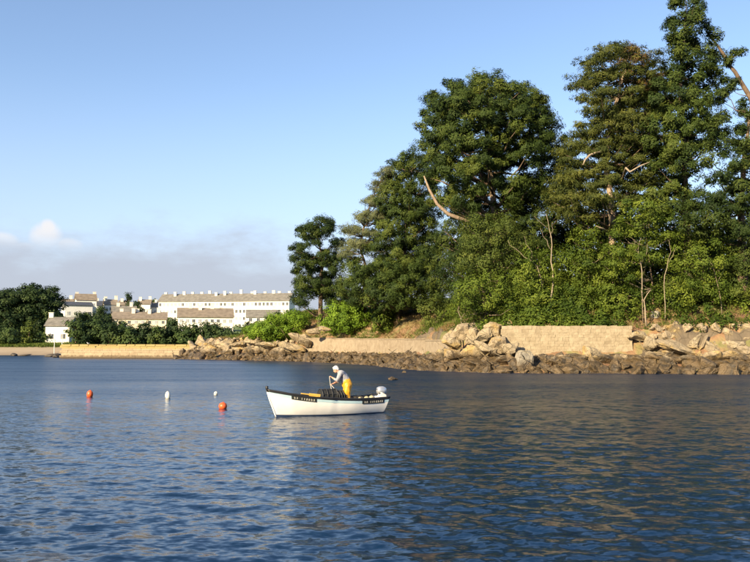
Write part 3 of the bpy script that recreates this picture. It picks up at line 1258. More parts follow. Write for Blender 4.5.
# leftmost small pine on the point
tree('pine_tree', 'small dark pine with layered crown, leftmost on the headland', yfor(320, 7.5),
     ((320, 312), (321, 285), (322, 258), (316, 232)),
     ((308, 234, 15, 10), (325, 227, 13, 8), (298, 245, 10, 8), (297, 262, 12, 9), (312, 262, 18, 9), (330, 262, 14, 12), (306, 283, 19, 10),
      (331, 284, 15, 13), (339, 243, 9, 9), (300, 297, 10, 6), (340, 300, 12, 9)),
     PINE2, seed=31, rounder=1.1, limbs=0.3, spacing=1.6, pad=1.0, flat=0.7, per=20, clump=0.42, n=21, L=0.29, Wd=0.12, r0=0.42)
# thin pale pine behind
tree('pine_tree', 'sparse pale grey-green pine with open branches showing the sky through', yfor(366, 8),
     ((366, 312), (364, 282), (366, 268), (360, 246), (366, 215), (378, 185)),
     ((350, 229, 11, 5), (357, 243, 13, 5), (366, 216, 12, 5), (376, 199, 12, 5), (383, 186, 12, 6), (388, 172, 10, 6), (370, 232, 10, 4), (380, 215, 9, 5), (344, 252, 9, 6)),
     PALE, BARK, seed=32, spacing=1.0, pad=0.95, flat=0.45, per=14, clump=0.38, n=12, L=0.3, Wd=0.08, r0=0.3, limbs=0.7)
# dense dark pine left of the big one
tree('pine_tree', 'dense dark pine rising left of the round-topped pine', yfor(405, 11.5),
     ((405, 325), (404, 290), (405, 240), (412, 170)),
     ((411, 166, 20, 11), (398, 182, 18, 12), (425, 180, 18, 15), (388, 205, 16, 14), (408, 208, 22, 15), (428, 212, 18, 18), (398, 232, 26, 15),
      (380, 246, 18, 10), (425, 240, 24, 16), (405, 258, 32, 14)),
     PINE, seed=33, rounder=1.3, limbs=0.3, spacing=1.8, pad=1.15, flat=0.72, per=22, clump=0.42, n=24, L=0.29, Wd=0.12, r0=0.45)
tree('pine_tree', 'low spreading dark pine at the bank above the low sea wall', yfor(398, 8.5),
     ((398, 330), (398, 305), (400, 285), (404, 268)),
     ((372, 272, 20, 11), (395, 275, 26, 12), (425, 270, 24, 15), (365, 292, 20, 10), (390, 296, 26, 11), (422, 296, 20, 12), (352, 280, 12, 8), (440, 285, 14, 14), (350, 266, 11, 8), (344, 292, 13, 9), (362, 280, 14, 9)),
     PINE, seed=34, rounder=1.3, limbs=0.3, spacing=1.65, pad=1.1, flat=0.72, per=20, clump=0.42, n=22, L=0.29, Wd=0.12, r0=0.4)
# big round-topped pine
big_limb = [at(493, 226, 95), at(480, 224, 94), at(466, 221, 93), at(448, 214, 92.5), at(437, 204, 92.5), at(429, 189, 92.5), at(424, 176, 92.5)]
tree('pine_tree', 'big round-topped pine with a thick sunlit trunk in the middle of the headland', 96,
     ((493, 318), (494, 260), (495, 214), (492, 185), (488, 150), (484, 112)),
     ((486, 90, 28, 10), (458, 97, 24, 11), (515, 97, 24, 11), (438, 106, 18, 12), (534, 106, 18, 12), (549, 120, 13, 10), (426, 124, 14, 11), (440, 112, 20, 12), (480, 112, 26, 12), (525, 116, 22, 12), (500, 125, 20, 10), (432, 133, 18, 12),
      (458, 138, 22, 11), (490, 145, 20, 9), (520, 140, 22, 10), (548, 132, 13, 9), (425, 150, 12, 9), (443, 160, 22, 10), (475, 168, 20, 9), (508, 160, 20, 8),
      (540, 155, 14, 10), (430, 176, 16, 8), (455, 186, 18, 7), (530, 180, 18, 8), (478, 190, 14, 7), (558, 140, 8, 8), (463, 201, 15, 7), (516, 196, 17, 9), (440, 200, 10, 6), (500, 182, 14, 6)),
     PINE, BARKP, seed=35, rounder=1.3, limbs=0.3, spacing=1.65, pad=1.08, flat=0.72, per=20, clump=0.42, n=27, L=0.29, Wd=0.12, r0=0.62, trunkY=95, lr=0.1,
     extra=((big_limb, [0.30, 0.28, 0.26, 0.22, 0.19, 0.15, 0.08], BARKP),
            ([at(494, 205, 94.5), at(484, 199, 93.5), at(474, 200, 92.5)], [0.2, 0.15, 0.08], BARKP),
            ([at(494, 222, 94.5), at(478, 213, 93), at(468, 212, 92)], [0.18, 0.14, 0.08], BARKP)))
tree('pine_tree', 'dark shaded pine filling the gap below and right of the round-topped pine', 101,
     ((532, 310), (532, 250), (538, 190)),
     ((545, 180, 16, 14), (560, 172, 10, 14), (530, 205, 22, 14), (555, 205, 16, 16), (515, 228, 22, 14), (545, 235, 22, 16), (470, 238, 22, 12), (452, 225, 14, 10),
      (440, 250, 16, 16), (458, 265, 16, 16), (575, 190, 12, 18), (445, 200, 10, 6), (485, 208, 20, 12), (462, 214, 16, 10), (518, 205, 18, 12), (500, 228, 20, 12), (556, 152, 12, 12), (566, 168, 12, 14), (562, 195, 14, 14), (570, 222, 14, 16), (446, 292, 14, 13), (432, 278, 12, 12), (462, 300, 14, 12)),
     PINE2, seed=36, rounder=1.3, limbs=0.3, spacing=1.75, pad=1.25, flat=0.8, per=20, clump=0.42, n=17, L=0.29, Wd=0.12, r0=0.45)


# cypress: flat sprays in tiers
def cyp_bias(pads, who, t, rng):
    t = np.clip(t * 0.72, 0, 0.62)
    c = np.array(at(636, 72, 88))
    d = np.linalg.norm((pads - c) * np.array([1, 0.4, 0.8]), axis=1)
    dead = (d < 2.6) & (rng.random(len(t)) < 0.7)
    t[dead] = 1.0
    return t


tree('cypress_tree', 'broad olive-green cypress with flat tiered sprays and a rusty patch near its top', 89,
     ((612, 310), (613, 260), (612, 215), (606, 165), (612, 115), (628, 62)),
     ((577, 80, 8, 3), (572, 85, 5, 2), (581, 98, 8, 3), (586, 70, 8, 3), (606, 54, 16, 5), (632, 52, 18, 5), (655, 58, 14, 6), (590, 62, 12, 4), (598, 76, 20, 5), (628, 72, 20, 8), (655, 80, 18, 10), (586, 83, 13, 4), (602, 94, 18, 5),
      (630, 96, 22, 8), (660, 102, 18, 10), (596, 108, 14, 4), (618, 114, 20, 6), (645, 120, 24, 9), (600, 124, 14, 4), (585, 132, 16, 5), (622, 138, 24, 8), (655, 142, 20, 10),
      (572, 146, 15, 5), (598, 150, 18, 5), (566, 160, 13, 5), (590, 166, 20, 6), (630, 160, 24, 8), (575, 178, 18, 6), (605, 182, 20, 6), (645, 180, 22, 9), (568, 194, 16, 6),
      (596, 200, 22, 6), (560, 172, 9, 5), (562, 150, 12, 5), (556, 182, 13, 5), (552, 196, 12, 6), (560, 208, 14, 6), (580, 214, 18, 7), (630, 200, 18, 7)),
     CYP, BARKP, seed=41, rounder=1.15, spray=1.6, limbs=0.2, spacing=1.1, pad=1.0, flat=0.34, per=17, clump=0.34, n=13, L=0.28, Wd=0.1, r0=0.55, tint_bias=cyp_bias, up=0.05, droop=0.05, trunkY=87.5, lr=0.06,
     extra=(([at(609, 152, 87), at(600, 152, 84.4), at(590, 155, 83.4), at(585, 160, 83), at(583, 165, 83)], [0.2, 0.17, 0.13, 0.1, 0.06], DEADW),
            ([at(612, 235, 86.5), at(603, 229, 83), at(596, 226, 82)], [0.16, 0.11, 0.05], DEADW),
            ([at(612, 232, 86.5), at(610, 218, 83), at(606, 205, 82.4)], [0.14, 0.1, 0.04], DEADW),
            ([at(622, 180, 86.5), at(626, 168, 83.4), at(630, 172, 82.6), at(640, 166, 82.2), at(650, 162, 82)], [0.14, 0.12, 0.1, 0.08, 0.04], DEADW),
            ([at(640, 145, 86), at(648, 134, 83), at(655, 130, 82.5)], [0.12, 0.09, 0.04], DEADW)))

# tallest pine on the right
tree('pine_tree', 'tallest dark pine at the right, its tufted top reaching the upper edge of the picture', 85,
     ((690, 310), (688, 240), (684, 160), (680, 80), (686, 15)),
     ((682, -2, 14, 7), (690, 12, 16, 8), (676, 18, 9, 8), (700, 10, 8, 8), (684, 32, 16, 9), (676, 46, 11, 8), (690, 50, 12, 8), (680, 64, 16, 10), (668, 82, 14, 10), (690, 82, 16, 10), (676, 100, 20, 10),
      (700, 104, 14, 10), (668, 120, 16, 10), (690, 124, 22, 11), (712, 118, 10, 8), (676, 144, 22, 11), (704, 142, 14, 8), (662, 164, 18, 12), (684, 166, 16, 10), (672, 188, 22, 12), (655, 205, 20, 12), (683, 205, 12, 10), (706, 82, 12, 8), (716, 96, 10, 7), (712, 58, 8, 8), (655, 100, 14, 10), (650, 135, 14, 12), (716, 128, 12, 8), (702, 66, 10, 10)),
     PINE, seed=42, rounder=1.3, limbs=0.3, spacing=1.6, pad=1.02, flat=0.72, per=20, clump=0.42, n=25, L=0.29, Wd=0.12, r0=0.5)
# leaning pine whose bare trunk crosses the top right corner
lean = [at(812, 300, 84), at(800, 230, 84), at(775, 150, 84), at(750, 97, 84), at(735, 72, 84), at(722, 52, 84), at(708, 32, 84)]
tree('pine_tree', 'leaning pine with a long bare trunk crossing the top right corner', 84,
     ((812, 300), (800, 230), (775, 150), (750, 97), (735, 72), (722, 52), (706, 31)),
     ((711, 33, 8, 4), (703, 26, 6, 4), (736, 51, 8, 4), (728, 62, 6, 3), (731, 84, 5, 5), (719, 82, 7, 5), (716, 68, 6, 5), (744, 106, 5, 6), (722, 98, 6, 4), (765, 88, 6, 5), (778, 100, 12, 8), (766, 60, 6, 5)),
     PINE2, BARK, seed=43, rounder=1.3, copies=0, spacing=0.8, pad=0.7, flat=0.9, per=18, clump=0.42, n=20, L=0.29, Wd=0.12, r0=0.42, limbs=0.3, lr=0.07)
# right-edge pine
tree('pine_tree', 'dark pine cut off by the right edge, with a rough brown trunk', 80,
     ((744, 315), (742, 260), (741, 215), (744, 160), (752, 100)),
     ((744, 128, 10, 6), (730, 132, 12, 5), (715, 134, 10, 5), (746, 146, 10, 5), (722, 150, 6, 3), (742, 164, 14, 7), (712, 176, 10, 4), (738, 182, 14, 7), (756, 150, 16, 20), (712, 205, 18, 8), (740, 206, 16, 9), (696, 198, 10, 7),
      (715, 222, 22, 10), (760, 200, 16, 20), (742, 228, 18, 8), (690, 220, 14, 8), (728, 196, 16, 8), (704, 160, 8, 4), (722, 118, 8, 4), (736, 146, 12, 5), (726, 210, 14, 8), (757, 120, 10, 12)),
     PINE2, BARK, seed=44, rounder=1.3, copies=1, limbs=0.3, spacing=1.35, pad=0.98, flat=0.72, per=20, clump=0.42, n=19, L=0.29, Wd=0.12, r0=0.55)

# trees farther back on the headland that close the gaps
BK = dict(quad=True, spacing=1.9, pad=1.7, flat=0.9, per=13, clump=0.65, n=10, L=0.55, Wd=0.4, r0=0.3, limbs=0.2, copies=1)
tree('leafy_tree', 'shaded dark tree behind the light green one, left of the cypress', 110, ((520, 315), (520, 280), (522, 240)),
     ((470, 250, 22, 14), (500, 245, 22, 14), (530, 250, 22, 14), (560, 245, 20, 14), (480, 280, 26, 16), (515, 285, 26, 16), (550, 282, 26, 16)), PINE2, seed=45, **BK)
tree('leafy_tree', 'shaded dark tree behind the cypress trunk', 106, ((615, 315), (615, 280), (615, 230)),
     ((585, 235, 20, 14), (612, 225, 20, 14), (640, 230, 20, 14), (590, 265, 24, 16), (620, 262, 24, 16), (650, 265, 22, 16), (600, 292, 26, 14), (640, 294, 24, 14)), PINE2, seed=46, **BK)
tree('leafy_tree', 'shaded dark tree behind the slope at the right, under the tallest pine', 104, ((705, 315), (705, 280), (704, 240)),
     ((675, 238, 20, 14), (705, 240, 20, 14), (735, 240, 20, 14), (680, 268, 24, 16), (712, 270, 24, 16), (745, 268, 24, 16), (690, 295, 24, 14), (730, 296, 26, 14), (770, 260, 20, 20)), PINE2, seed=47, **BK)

# broad-leaved trees and bushes on the slope
BR = dict(quad=True, spacing=1.2, pad=0.92, flat=0.95, per=15, clump=0.36, n=11, L=0.20, Wd=0.13, r0=0.14, limbs=0.35, lr=0.035, branch_mat=DEADW)
SH = 'shrubs and small trees on the slope'
tree('green_tree', 'light green leafy tree in front of the trunk of the round-topped pine', 88, ((500, 318), (498, 285), (490, 240)),
     ((480, 226, 20, 9), (505, 224, 18, 8), (468, 243, 16, 9), (492, 244, 26, 10), (520, 246, 18, 10), (478, 262, 24, 10), (506, 264, 24, 10)), BROAD3, seed=51, group=SH, **BR)
tree('green_shrub', 'rounded green shrub above the pale outcrop left of the tall wall', 83, ((484, 320), (484, 305), (482, 285)),
     ((470, 285, 20, 10), (494, 282, 22, 10), (462, 302, 16, 9), (484, 304, 24, 11), (510, 304, 18, 11), (450, 312, 8, 6)), BROAD, seed=52, group=SH, cat='shrub', **BR)
tree('green_tree', 'bright green leafy tree above the left half of the tall wall', 84, ((535, 322), (537, 295), (540, 260)),
     ((532, 255, 18, 10), (552, 258, 16, 12), (525, 275, 20, 11), (550, 280, 22, 12), (530, 300, 22, 11), (558, 300, 18, 12)), BROAD, seed=53, group=SH, **BR)
tree('green_tree', 'dense green leafy tree above the right half of the tall wall', 83.5, ((588, 322), (588, 290), (590, 250)),
     ((585, 235, 18, 10), (600, 250, 18, 10), (578, 258, 18, 12), (595, 275, 20, 12), (575, 290, 18, 13), (600, 300, 18, 10), (572, 308, 12, 7)), BROAD, seed=54, group=SH, **BR)
tree('green_tree', 'yellow-green feathery tree hanging over the dark hollow', 82, ((655, 318), (652, 280), (645, 230)),
     ((640, 205, 20, 9), (660, 215, 18, 10), (630, 226, 22, 10), (655, 236, 22, 10), (622, 250, 18, 10), (645, 256, 20, 9), (612, 268, 16, 9), (600, 284, 12, 6), (628, 272, 14, 6), (676, 232, 14, 12)),
     BROAD, seed=55, group=SH, **{**BR, 'flat': 0.45})
tree('green_shrub', 'small green shrub spreading beside the dark hollow, above the wall end', 80.5, ((632, 322), (630, 310), (628, 298)),
     ((615, 300, 14, 8), (632, 296, 12, 9), (628, 308, 16, 7), (612, 310, 10, 5)), BROAD, seed=56, group=SH, cat='shrub', **BR)
tree('green_tree', 'wide green leafy tree with thin pale stems at the right of the slope', 80.5, ((706, 322), (704, 290), (700, 255)),
     ((690, 246, 18, 9), (712, 244, 20, 9), (682, 262, 18, 10), (706, 262, 22, 10), (728, 260, 14, 10), (690, 280, 20, 10), (714, 280, 20, 9), (680, 294, 14, 7), (722, 294, 12, 6)),
     BROAD, seed=57, group=SH, **BR)
tree('green_tree', 'green leafy tree at the right edge under the dark pine', 79.5, ((748, 318), (746, 295), (742, 262)),
     ((742, 246, 14, 9), (758, 252, 14, 12), (736, 264, 14, 9), (752, 272, 16, 10), (742, 286, 14, 9), (764, 290, 14, 12)), BROAD3, seed=58, group=SH, **BR)
tree('green_shrub', 'low olive shrub between the dark hollow and the wide green tree', 81.5, ((676, 318), (676, 306), (674, 292)),
     ((668, 285, 12, 9), (680, 300, 14, 8), (668, 303, 10, 6)), BROAD3, seed=59, group=SH, cat='shrub', **BR)
tree('green_shrub', 'bright green bush on the point just left of the small pine', yfor(275, 6.5), ((275, 334), (275, 328), (276, 320)),
     ((252, 332, 9, 5), (262, 328, 13, 6), (278, 322, 15, 7), (294, 317, 13, 7), (270, 334, 14, 5), (290, 328, 14, 6), (308, 317, 11, 6), (280, 335, 12, 4)), BROAD2, seed=60, group=SH, cat='shrub',
     **{**BR, 'L': 0.24, 'Wd': 0.17, 'clump': 0.45, 'pad': 1.0, 'spacing': 1.1, 'n': 14})
tree('green_shrub', 'bright green bush right of the small pine, above the low wall', yfor(348, 6.8), ((348, 330), (348, 320), (346, 310)),
     ((340, 311, 15, 8), (356, 308, 13, 8), (332, 322, 12, 7), (352, 322, 16, 8), (368, 316, 10, 7)), BROAD2, seed=61, group=SH, cat='shrub', **{**BR, 'L': 0.24, 'Wd': 0.17, 'clump': 0.42, 'pad': 0.95, 'spacing': 1.1, 'n': 13})
tree('green_shrub', 'grey-green bush hanging over the brown bank behind the low wall end', yfor(436, 7.5), ((436, 334), (436, 322), (434, 310)),
     ((430, 304, 12, 8), (442, 312, 10, 8), (430, 320, 9, 8), (440, 328, 8, 6)), BROAD3, seed=62, group=SH, cat='shrub', **BR)
tree('green_shrub', 'small dark bush between the bright bush and the brown bank', yfor(384, 6.8), ((384, 328), (384, 320), (383, 312)),
     ((378, 314, 9, 7), (390, 318, 9, 7), (384, 324, 10, 5)), BROAD, seed=63, group=SH, cat='shrub', **{**BR, 'L': 0.3, 'Wd': 0.2})


# bare bleached stems
def dead_tree(label, Y, stems):
    b0 = at(*stems[0][0][0], Y)
    g = gz(b0.x, b0.y)
    rngd = np.random.default_rng(int(stems[0][0][0][0]))
    root = tag(empty('bare_tree', (b0.x, b0.y, g)), label, 'tree', 'bare bleached trees on the slope')
    o3 = Vector((b0.x, b0.y, g))
    for k, (pp, r) in enumerate(stems):
        pts_ = [at(x, y, Y - 0.25 * j * (0.4 + k * 0.3)) - o3 for j, (x, y) in enumerate(pp)]
        if k == 0:
            pts_[0] = Vector((0, 0, -0.2))
        fine = []
        for p, q in zip(pts_[:-1], pts_[1:]):
            fine += [p, p.lerp(q, .5) + Vector(rngd.normal(0, .05 * (q - p).length, 3))]
        pts_ = fine + [pts_[-1]]
        rr = [r * 0.55 * rngd.uniform(.85, 1.15) * (1 - 0.75 * j / (len(pts_) - 1)) for j in range(len(pts_))]
        MB().tube(pts_, rr, 6).build('trunk' if k == 0 else 'branch', DEADW, root, smooth=True)


dead_tree('tall bare pale stem with a forked top, above the left part of the tall wall', 80.8,
          ((((553, 318), (553, 285), (551, 262), (552, 245), (549, 228), (546, 214)), 0.16), (((551, 250), (547, 240), (543, 236), (540, 228)), 0.07), (((550, 238), (553, 230), (552, 222)), 0.06), (((549, 230), (540, 222), (534, 216)), 0.05)))
dead_tree('thin bare pale branch slanting out of the light green tree', 82.0,
          ((((545, 318), (543, 290), (537, 266), (524, 257), (516, 249), (508, 240)), 0.10), (((530, 262), (532, 252), (526, 244), (524, 236)), 0.06)))
dead_tree('forked bare pale sapling under the feathery yellow-green tree', 78.2,
          ((((643, 318), (642, 272), (640, 260), (638, 250), (641, 238)), 0.10), (((641, 264), (646, 255), (647, 244)), 0.06), (((639, 254), (635, 246), (634, 240)), 0.05)))
dead_tree('bent bare pale trunk standing in the dark hollow', 77.4,
          ((((646, 316), (645, 308), (644, 300), (648, 293), (651, 290)), 0.15), (((644, 302), (642, 296), (641, 290)), 0.07)))
dead_tree('slender bare pale stem right of the dark hollow', 78.0,
          ((((665, 316), (664, 285), (667, 268), (671, 252), (669, 240)), 0.09), (((668, 264), (673, 256), (676, 248)), 0.05)))
dead_tree('slim bare stem in front of the wide green tree', 77.6,
          ((((722, 320), (719, 290), (715, 274), (709, 260)), 0.08), (((717, 282), (723, 272), (726, 264)), 0.04), (((713, 268), (708, 268), (704, 262)), 0.04)))
dead_tree('short dead leaning stump of branch above the pale outcrop', 80.0,
          ((((464, 326), (461, 318), (458, 311), (459, 306)), 0.12), (((461, 318), (465, 313)), 0.05)))


# grass, dry stalks and low scrub over the open slope (cannot be counted)
def ground_cover(name, label, cat, mat, n, L, Wd, seed, cond):
    rng = np.random.default_rng(seed)
    arc = rng.integers(shore_index_at_px(800), NFRONT, n * 3)
    s = rng.uniform(5.2, 20, n * 3)
    X = SHORE[arc, 0] + SHN[arc, 0] * s
    Y = SHORE[arc, 1] + SHN[arc, 1] * s
    sd = sdist(X, Y)
    keep = cond(X, Y, sd, rng)
    X, Y = X[keep][:n], Y[keep][:n]
    Z = ground(X, Y)
    o = leaf_mesh(name, rng, np.stack([X, Y, Z + 0.05], 1), 0.28, 9, L, Wd, 0.35, 0.8, False, np.clip(0.5 + 1.1 * vnoise(X, Y, 0.4, 8) + rng.normal(0, .12, len(X)), 0, 1), mat, None, face=False)
    tag(o, label, cat, kind='stuff')


def patch(X, Y, f, seed):
    return vnoise(X, Y, f, seed) + 0.5 * vnoise(X, Y, f * 2.7, seed + 1)


def undergrowth():
    rng = np.random.default_rng(88)
    n = 2100
    arc = rng.integers(shore_index_at_px(800), shore_index_at_px(440), n)
    s_ = rng.uniform(5.0, 17, n)
    X = SHORE[arc, 0] + SHN[arc, 0] * s_
    Y = SHORE[arc, 1] + SHN[arc, 1] * s_
    px = CX + F * X / Y
    dens = np.interp(px, [430, 450, 560, 625, 640, 660, 675, 740, 800], [.25, .8, .95, .8, .25, .15, .35, .3, .4])
    dens = np.where(s_ > 9.5, np.maximum(dens, 0.8), dens)
    k = (rng.random(n) < dens) & (patch(X, Y, 0.3, 9) > -0.25)
    X, Y, s_ = X[k], Y[k], s_[k]
    h = np.clip((s_ - 4.9) * 0.3, 0.05, 1.6) * rng.uniform(0.5, 1.2, len(X))
    C = np.stack([X, Y, ground(X, Y) + h], 1)
    P, ci = pad_clumps(rng, C, 0.75, 0.75, 7)
    tp = np.clip(0.45 + 1.3 * vnoise(X, Y, 0.28, 12) + rng.normal(0, .2, len(X)), 0, 1)
    o = leaf_mesh('undergrowth', rng, P, 0.34, 9, 0.24, 0.17, 0.9, 0.3, True, tp[ci], BROAD, outw=(P - C[ci]) / 0.75)
    tag(o, 'tangled green undergrowth covering the slope between the trees', 'undergrowth', kind='stuff')


undergrowth()
ground_cover('grass', 'green grass and low weeds on the slope above the rocks', 'grass', GRASS, 9000, 0.34, 0.07, 71,
             lambda X, Y, s, r: (s > 5.0) & (patch(X, Y, 0.22, 5) > -0.10))
ground_cover('dry_grass', 'dry tan grass in patches on the slope above the rocks', 'grass', DRY, 5200, 0.34, 0.06, 72,
             lambda X, Y, s, r: (s > 5.0) & (patch(X, Y, 0.22, 5) < 0.0) & (r.random(len(X)) < 0.75))

# ------------------------------------------------------------------ far shore and town
def far_ground(X, Y):
    z = np.interp(Y, [180, 184, 189, 200, 210, 225, 260, 300, 345, 420, 600, 1200], [-1.5, -0.6, 0.25, 1.9, 2.6, 4.2, 6.2, 8.2, 10.0, 15, 20, 22])
    hill = 5.2 * np.exp(-(((X + 118) / 42) ** 2 + ((Y - 325) / 60) ** 2))
    return z + hill + 0.5 * vnoise(X, Y, 0.05, 3) * np.clip((Y - 200) / 40, 0, 1)


def fgz(x, y):
    return float(far_ground(np.array([x]), np.array([y]))[0])


xs, ys = np.linspace(-420, 330, 150), np.r_[np.arange(180, 240, 2.0), np.geomspace(240, 1200, 60)]
X, Y = np.meshgrid(xs, ys)
Z = far_ground(X, Y)
ix = np.arange(X.size).reshape(X.shape)
Fq = np.stack([ix[:-1, :-1], ix[:-1, 1:], ix[1:, 1:], ix[1:, :-1]], -1).reshape(-1, 4)
m, nd, lk, b, out = nodemat('far_shore_ground')
geo = nd.new('ShaderNodeNewGeometry')
sp = nd.new('ShaderNodeSeparateXYZ')
lk.new(geo.outputs['Position'], sp.inputs[0])
nz = nd.new('ShaderNodeTexNoise')
nz.inputs['Scale'].default_value = 0.35
nz.inputs['Detail'].default_value = 6
lk.new(geo.outputs['Position'], nz.inputs['Vector'])
ad = nd.new('ShaderNodeMath')
ad.operation = 'MULTIPLY_ADD'
lk.new(nz.outputs[0], ad.inputs[0])
ad.inputs[1].default_value = 1.0
lk.new(sp.outputs[2], ad.inputs[2])
rp = nd.new('ShaderNodeValToRGB')
e = rp.color_ramp.elements
e[0].position, e[0].color = 0.0, (0.20, 0.15, 0.10, 1)
e[1].position, e[1].color = 1.0, (0.09, 0.14, 0.035, 1)
k = e.new(0.28)
k.color = (0.33, 0.26, 0.18, 1)
k = e.new(0.46)
k.color = (0.30, 0.24, 0.15, 1)
k = e.new(0.54)
k.color = (0.10, 0.14, 0.04, 1)
mr = nd.new('ShaderNodeMapRange')
lk.new(ad.outputs[0], mr.inputs[0])
mr.inputs[1].default_value, mr.inputs[2].default_value = 0.3, 4.6
lk.new(mr.outputs[0], rp.inputs[0])
lk.new(rp.outputs[0], b.inputs['Base Color'])
b.inputs['Roughness'].default_value = 0.95
tag(link('far_shore', np_mesh('far_shore', np.stack([X, Y, Z], -1).reshape(-1, 3), Fq, smooth=True), m), kind='structure')

WHITE = plain('white_render', (0.72, 0.684, 0.612), 0.9, var=0.05, scale=0.4)
CREAM = plain('cream_render', (0.648, 0.576, 0.45), 0.9, var=0.06, scale=0.4)
GREYW = plain('grey_white_render', (0.54, 0.54, 0.54), 0.9, var=0.06, scale=0.4)
SLATE = plain('slate_roof', (0.171, 0.158, 0.135), 0.75, var=0.25, scale=0.8, bump=0.3, bscale=3)
TILE = plain('brown_tile_roof', (0.189, 0.153, 0.117), 0.85, var=0.25, scale=0.8, bump=0.3, bscale=3)
DKSLATE = plain('dark_slate_roof', (0.055, 0.06, 0.075), 0.6, var=0.25, scale=0.8)
GLASS = plain('window_glass', (0.05, 0.06, 0.075), 0.15, var=0.3, scale=0.3)
SHUT = plain('window_shutter', (0.30, 0.31, 0.33), 0.6, var=0.2, scale=0.3)
BRICKC = plain('chimney_render', (0.63, 0.594, 0.522), 0.9, var=0.1, scale=1)


def house(label, cat, name, loc, rz, L, D, H, RH, wall, roof, cols, floors, chims=(), sill=1.0, wh=1.35, ww=1.1, over=0.35, gable_cols=0, first=0.5, dormers=0, sink=1.0, lit=0.6, rng=None):
    """gabled block; front wall faces local -y, ridge runs along x; loc is the middle of the front foot"""
    rng = rng or np.random.default_rng(int(abs(loc[0] * 10)) + int(L))
    root = tag(empty(name, loc, rz), label, cat)
    MB_ = MB()
    h2 = L / 2
    v = [(-h2, 0, -sink), (h2, 0, -sink), (h2, D, -sink), (-h2, D, -sink), (-h2, 0, H), (h2, 0, H), (h2, D, H), (-h2, D, H), (-h2, D / 2, H + RH), (h2, D / 2, H + RH)]
    MB_.v = v
    MB_.f = [(0, 1, 5, 4), (2, 3, 7, 6), (1, 2, 6, 9, 5), (3, 0, 4, 8, 7)]
    MB_.build('wall', wall, root)
    ov = over
    sl = RH / (D / 2)
    rf = MB()
    t = 0.22
    for sgn in (0, 1):
        ya, yb = (-ov, D / 2) if not sgn else (D + ov, D / 2)
        za, zb = H - ov * sl + 0.03, H + RH + 0.03
        p = [(-h2 - ov, ya, za), (h2 + ov, ya, za), (h2 + ov, yb, zb), (-h2 - ov, yb, zb)]
        q = [(x, y, z + t) for x, y, z in p]
        bse = len(rf.v)
        rf.v += p + q
        for f in ((0, 1, 2, 3), (7, 6, 5, 4), (0, 4, 5, 1), (1, 5, 6, 2), (2, 6, 7, 3), (3, 7, 4, 0)):
            rf.f.append(tuple(bse + i for i in f))
    ro = rf.build('roof', roof, root)
    for cx in chims:
        yy = D / 2 + rng.uniform(-0.15, 0.15) * D
        hh = 1.5 + rng.uniform(-.2, .3)
        zc = H + RH - abs(yy - D / 2) * sl
        MB().box((cx * h2, yy, zc + hh / 2 - 0.25), (1.15, 0.7, hh + 0.5)).box((cx * h2, yy, zc + hh + 0.06), (1.3, 0.85, 0.14)).build('chimney', BRICKC, ro)
    fr = MB().box((0, -0.03, 0), (ww, 0.10, wh)).mesh('window_frame')
    fr.materials.append(WHITE)
    gl = MB().box((-ww * .245, -0.085, 0), (ww * .42, 0.03, wh * .88)).box((ww * .245, -0.085, 0), (ww * .42, 0.03, wh * .88)).mesh('pane')
    gl.materials.append(GLASS)
    gs = gl.copy()
    gs.materials.clear()
    gs.materials.append(SHUT)
    fh = H / floors
    for fl in range(floors):
        for c in range(cols):
            x = -h2 + L * (c + 0.5) / cols
            w = link('window', fr, None, root)
            w.location = (x, 0, fl * fh + sill + wh / 2)
            link('pane', gs if rng.random() > lit else gl, None, w)
        for c in range(gable_cols):
            y = D * (c + 0.5) / gable_cols
            w = link('window', fr, None, root)
            w.location = (h2, y, fl * fh + sill + wh / 2)
            w.rotation_euler = (0, 0, math.pi / 2)
            link('pane', gl, None, w)
    for dnum in range(dormers):
        x = -h2 + L * (dnum + 0.5) / dormers
        y = D * 0.16
        z = H + y * sl
        d = MB().box((x, y + 0.6, z + 0.6), (1.5, 1.6, 1.5)).build('dormer', wall, ro)
        MB().box((x, y + 0.5, z + 1.42), (1.8, 2.0, 0.15)).build('dormer_roof', roof, d)
        w = link('pane', MB().box((x, y - 0.215, z + 0.65), (0.95, 0.03, 0.95)).mesh('pane'), GLASS, d)
    return root


# long apartment block
a0, a1 = at(158, 320, 338), at(289, 320, 330)
mid = (a0 + a1) / 2
LZ = 8.6
rz = math.atan2(a1.y - a0.y, a1.x - a0.x)
apH = at(220, 301.0, 334).z - LZ
apR = at(220, 294.2, 339).z - LZ - apH
house('long white four-storey apartment block with a row of chimneys on its grey roof', 'building', 'apartment_block', (mid.x, mid.y, LZ), rz, (a1 - a0).length, 10, apH, apR,
      WHITE, SLATE, 34, 4, chims=[-.97, -.79, -.66, -.55, -.40, -.27, -.15, -.02, .05, .22, .38, .44, .58, .72, .80, .95], ww=1.0, wh=1.4, sill=0.9, sink=4, lit=0.45)
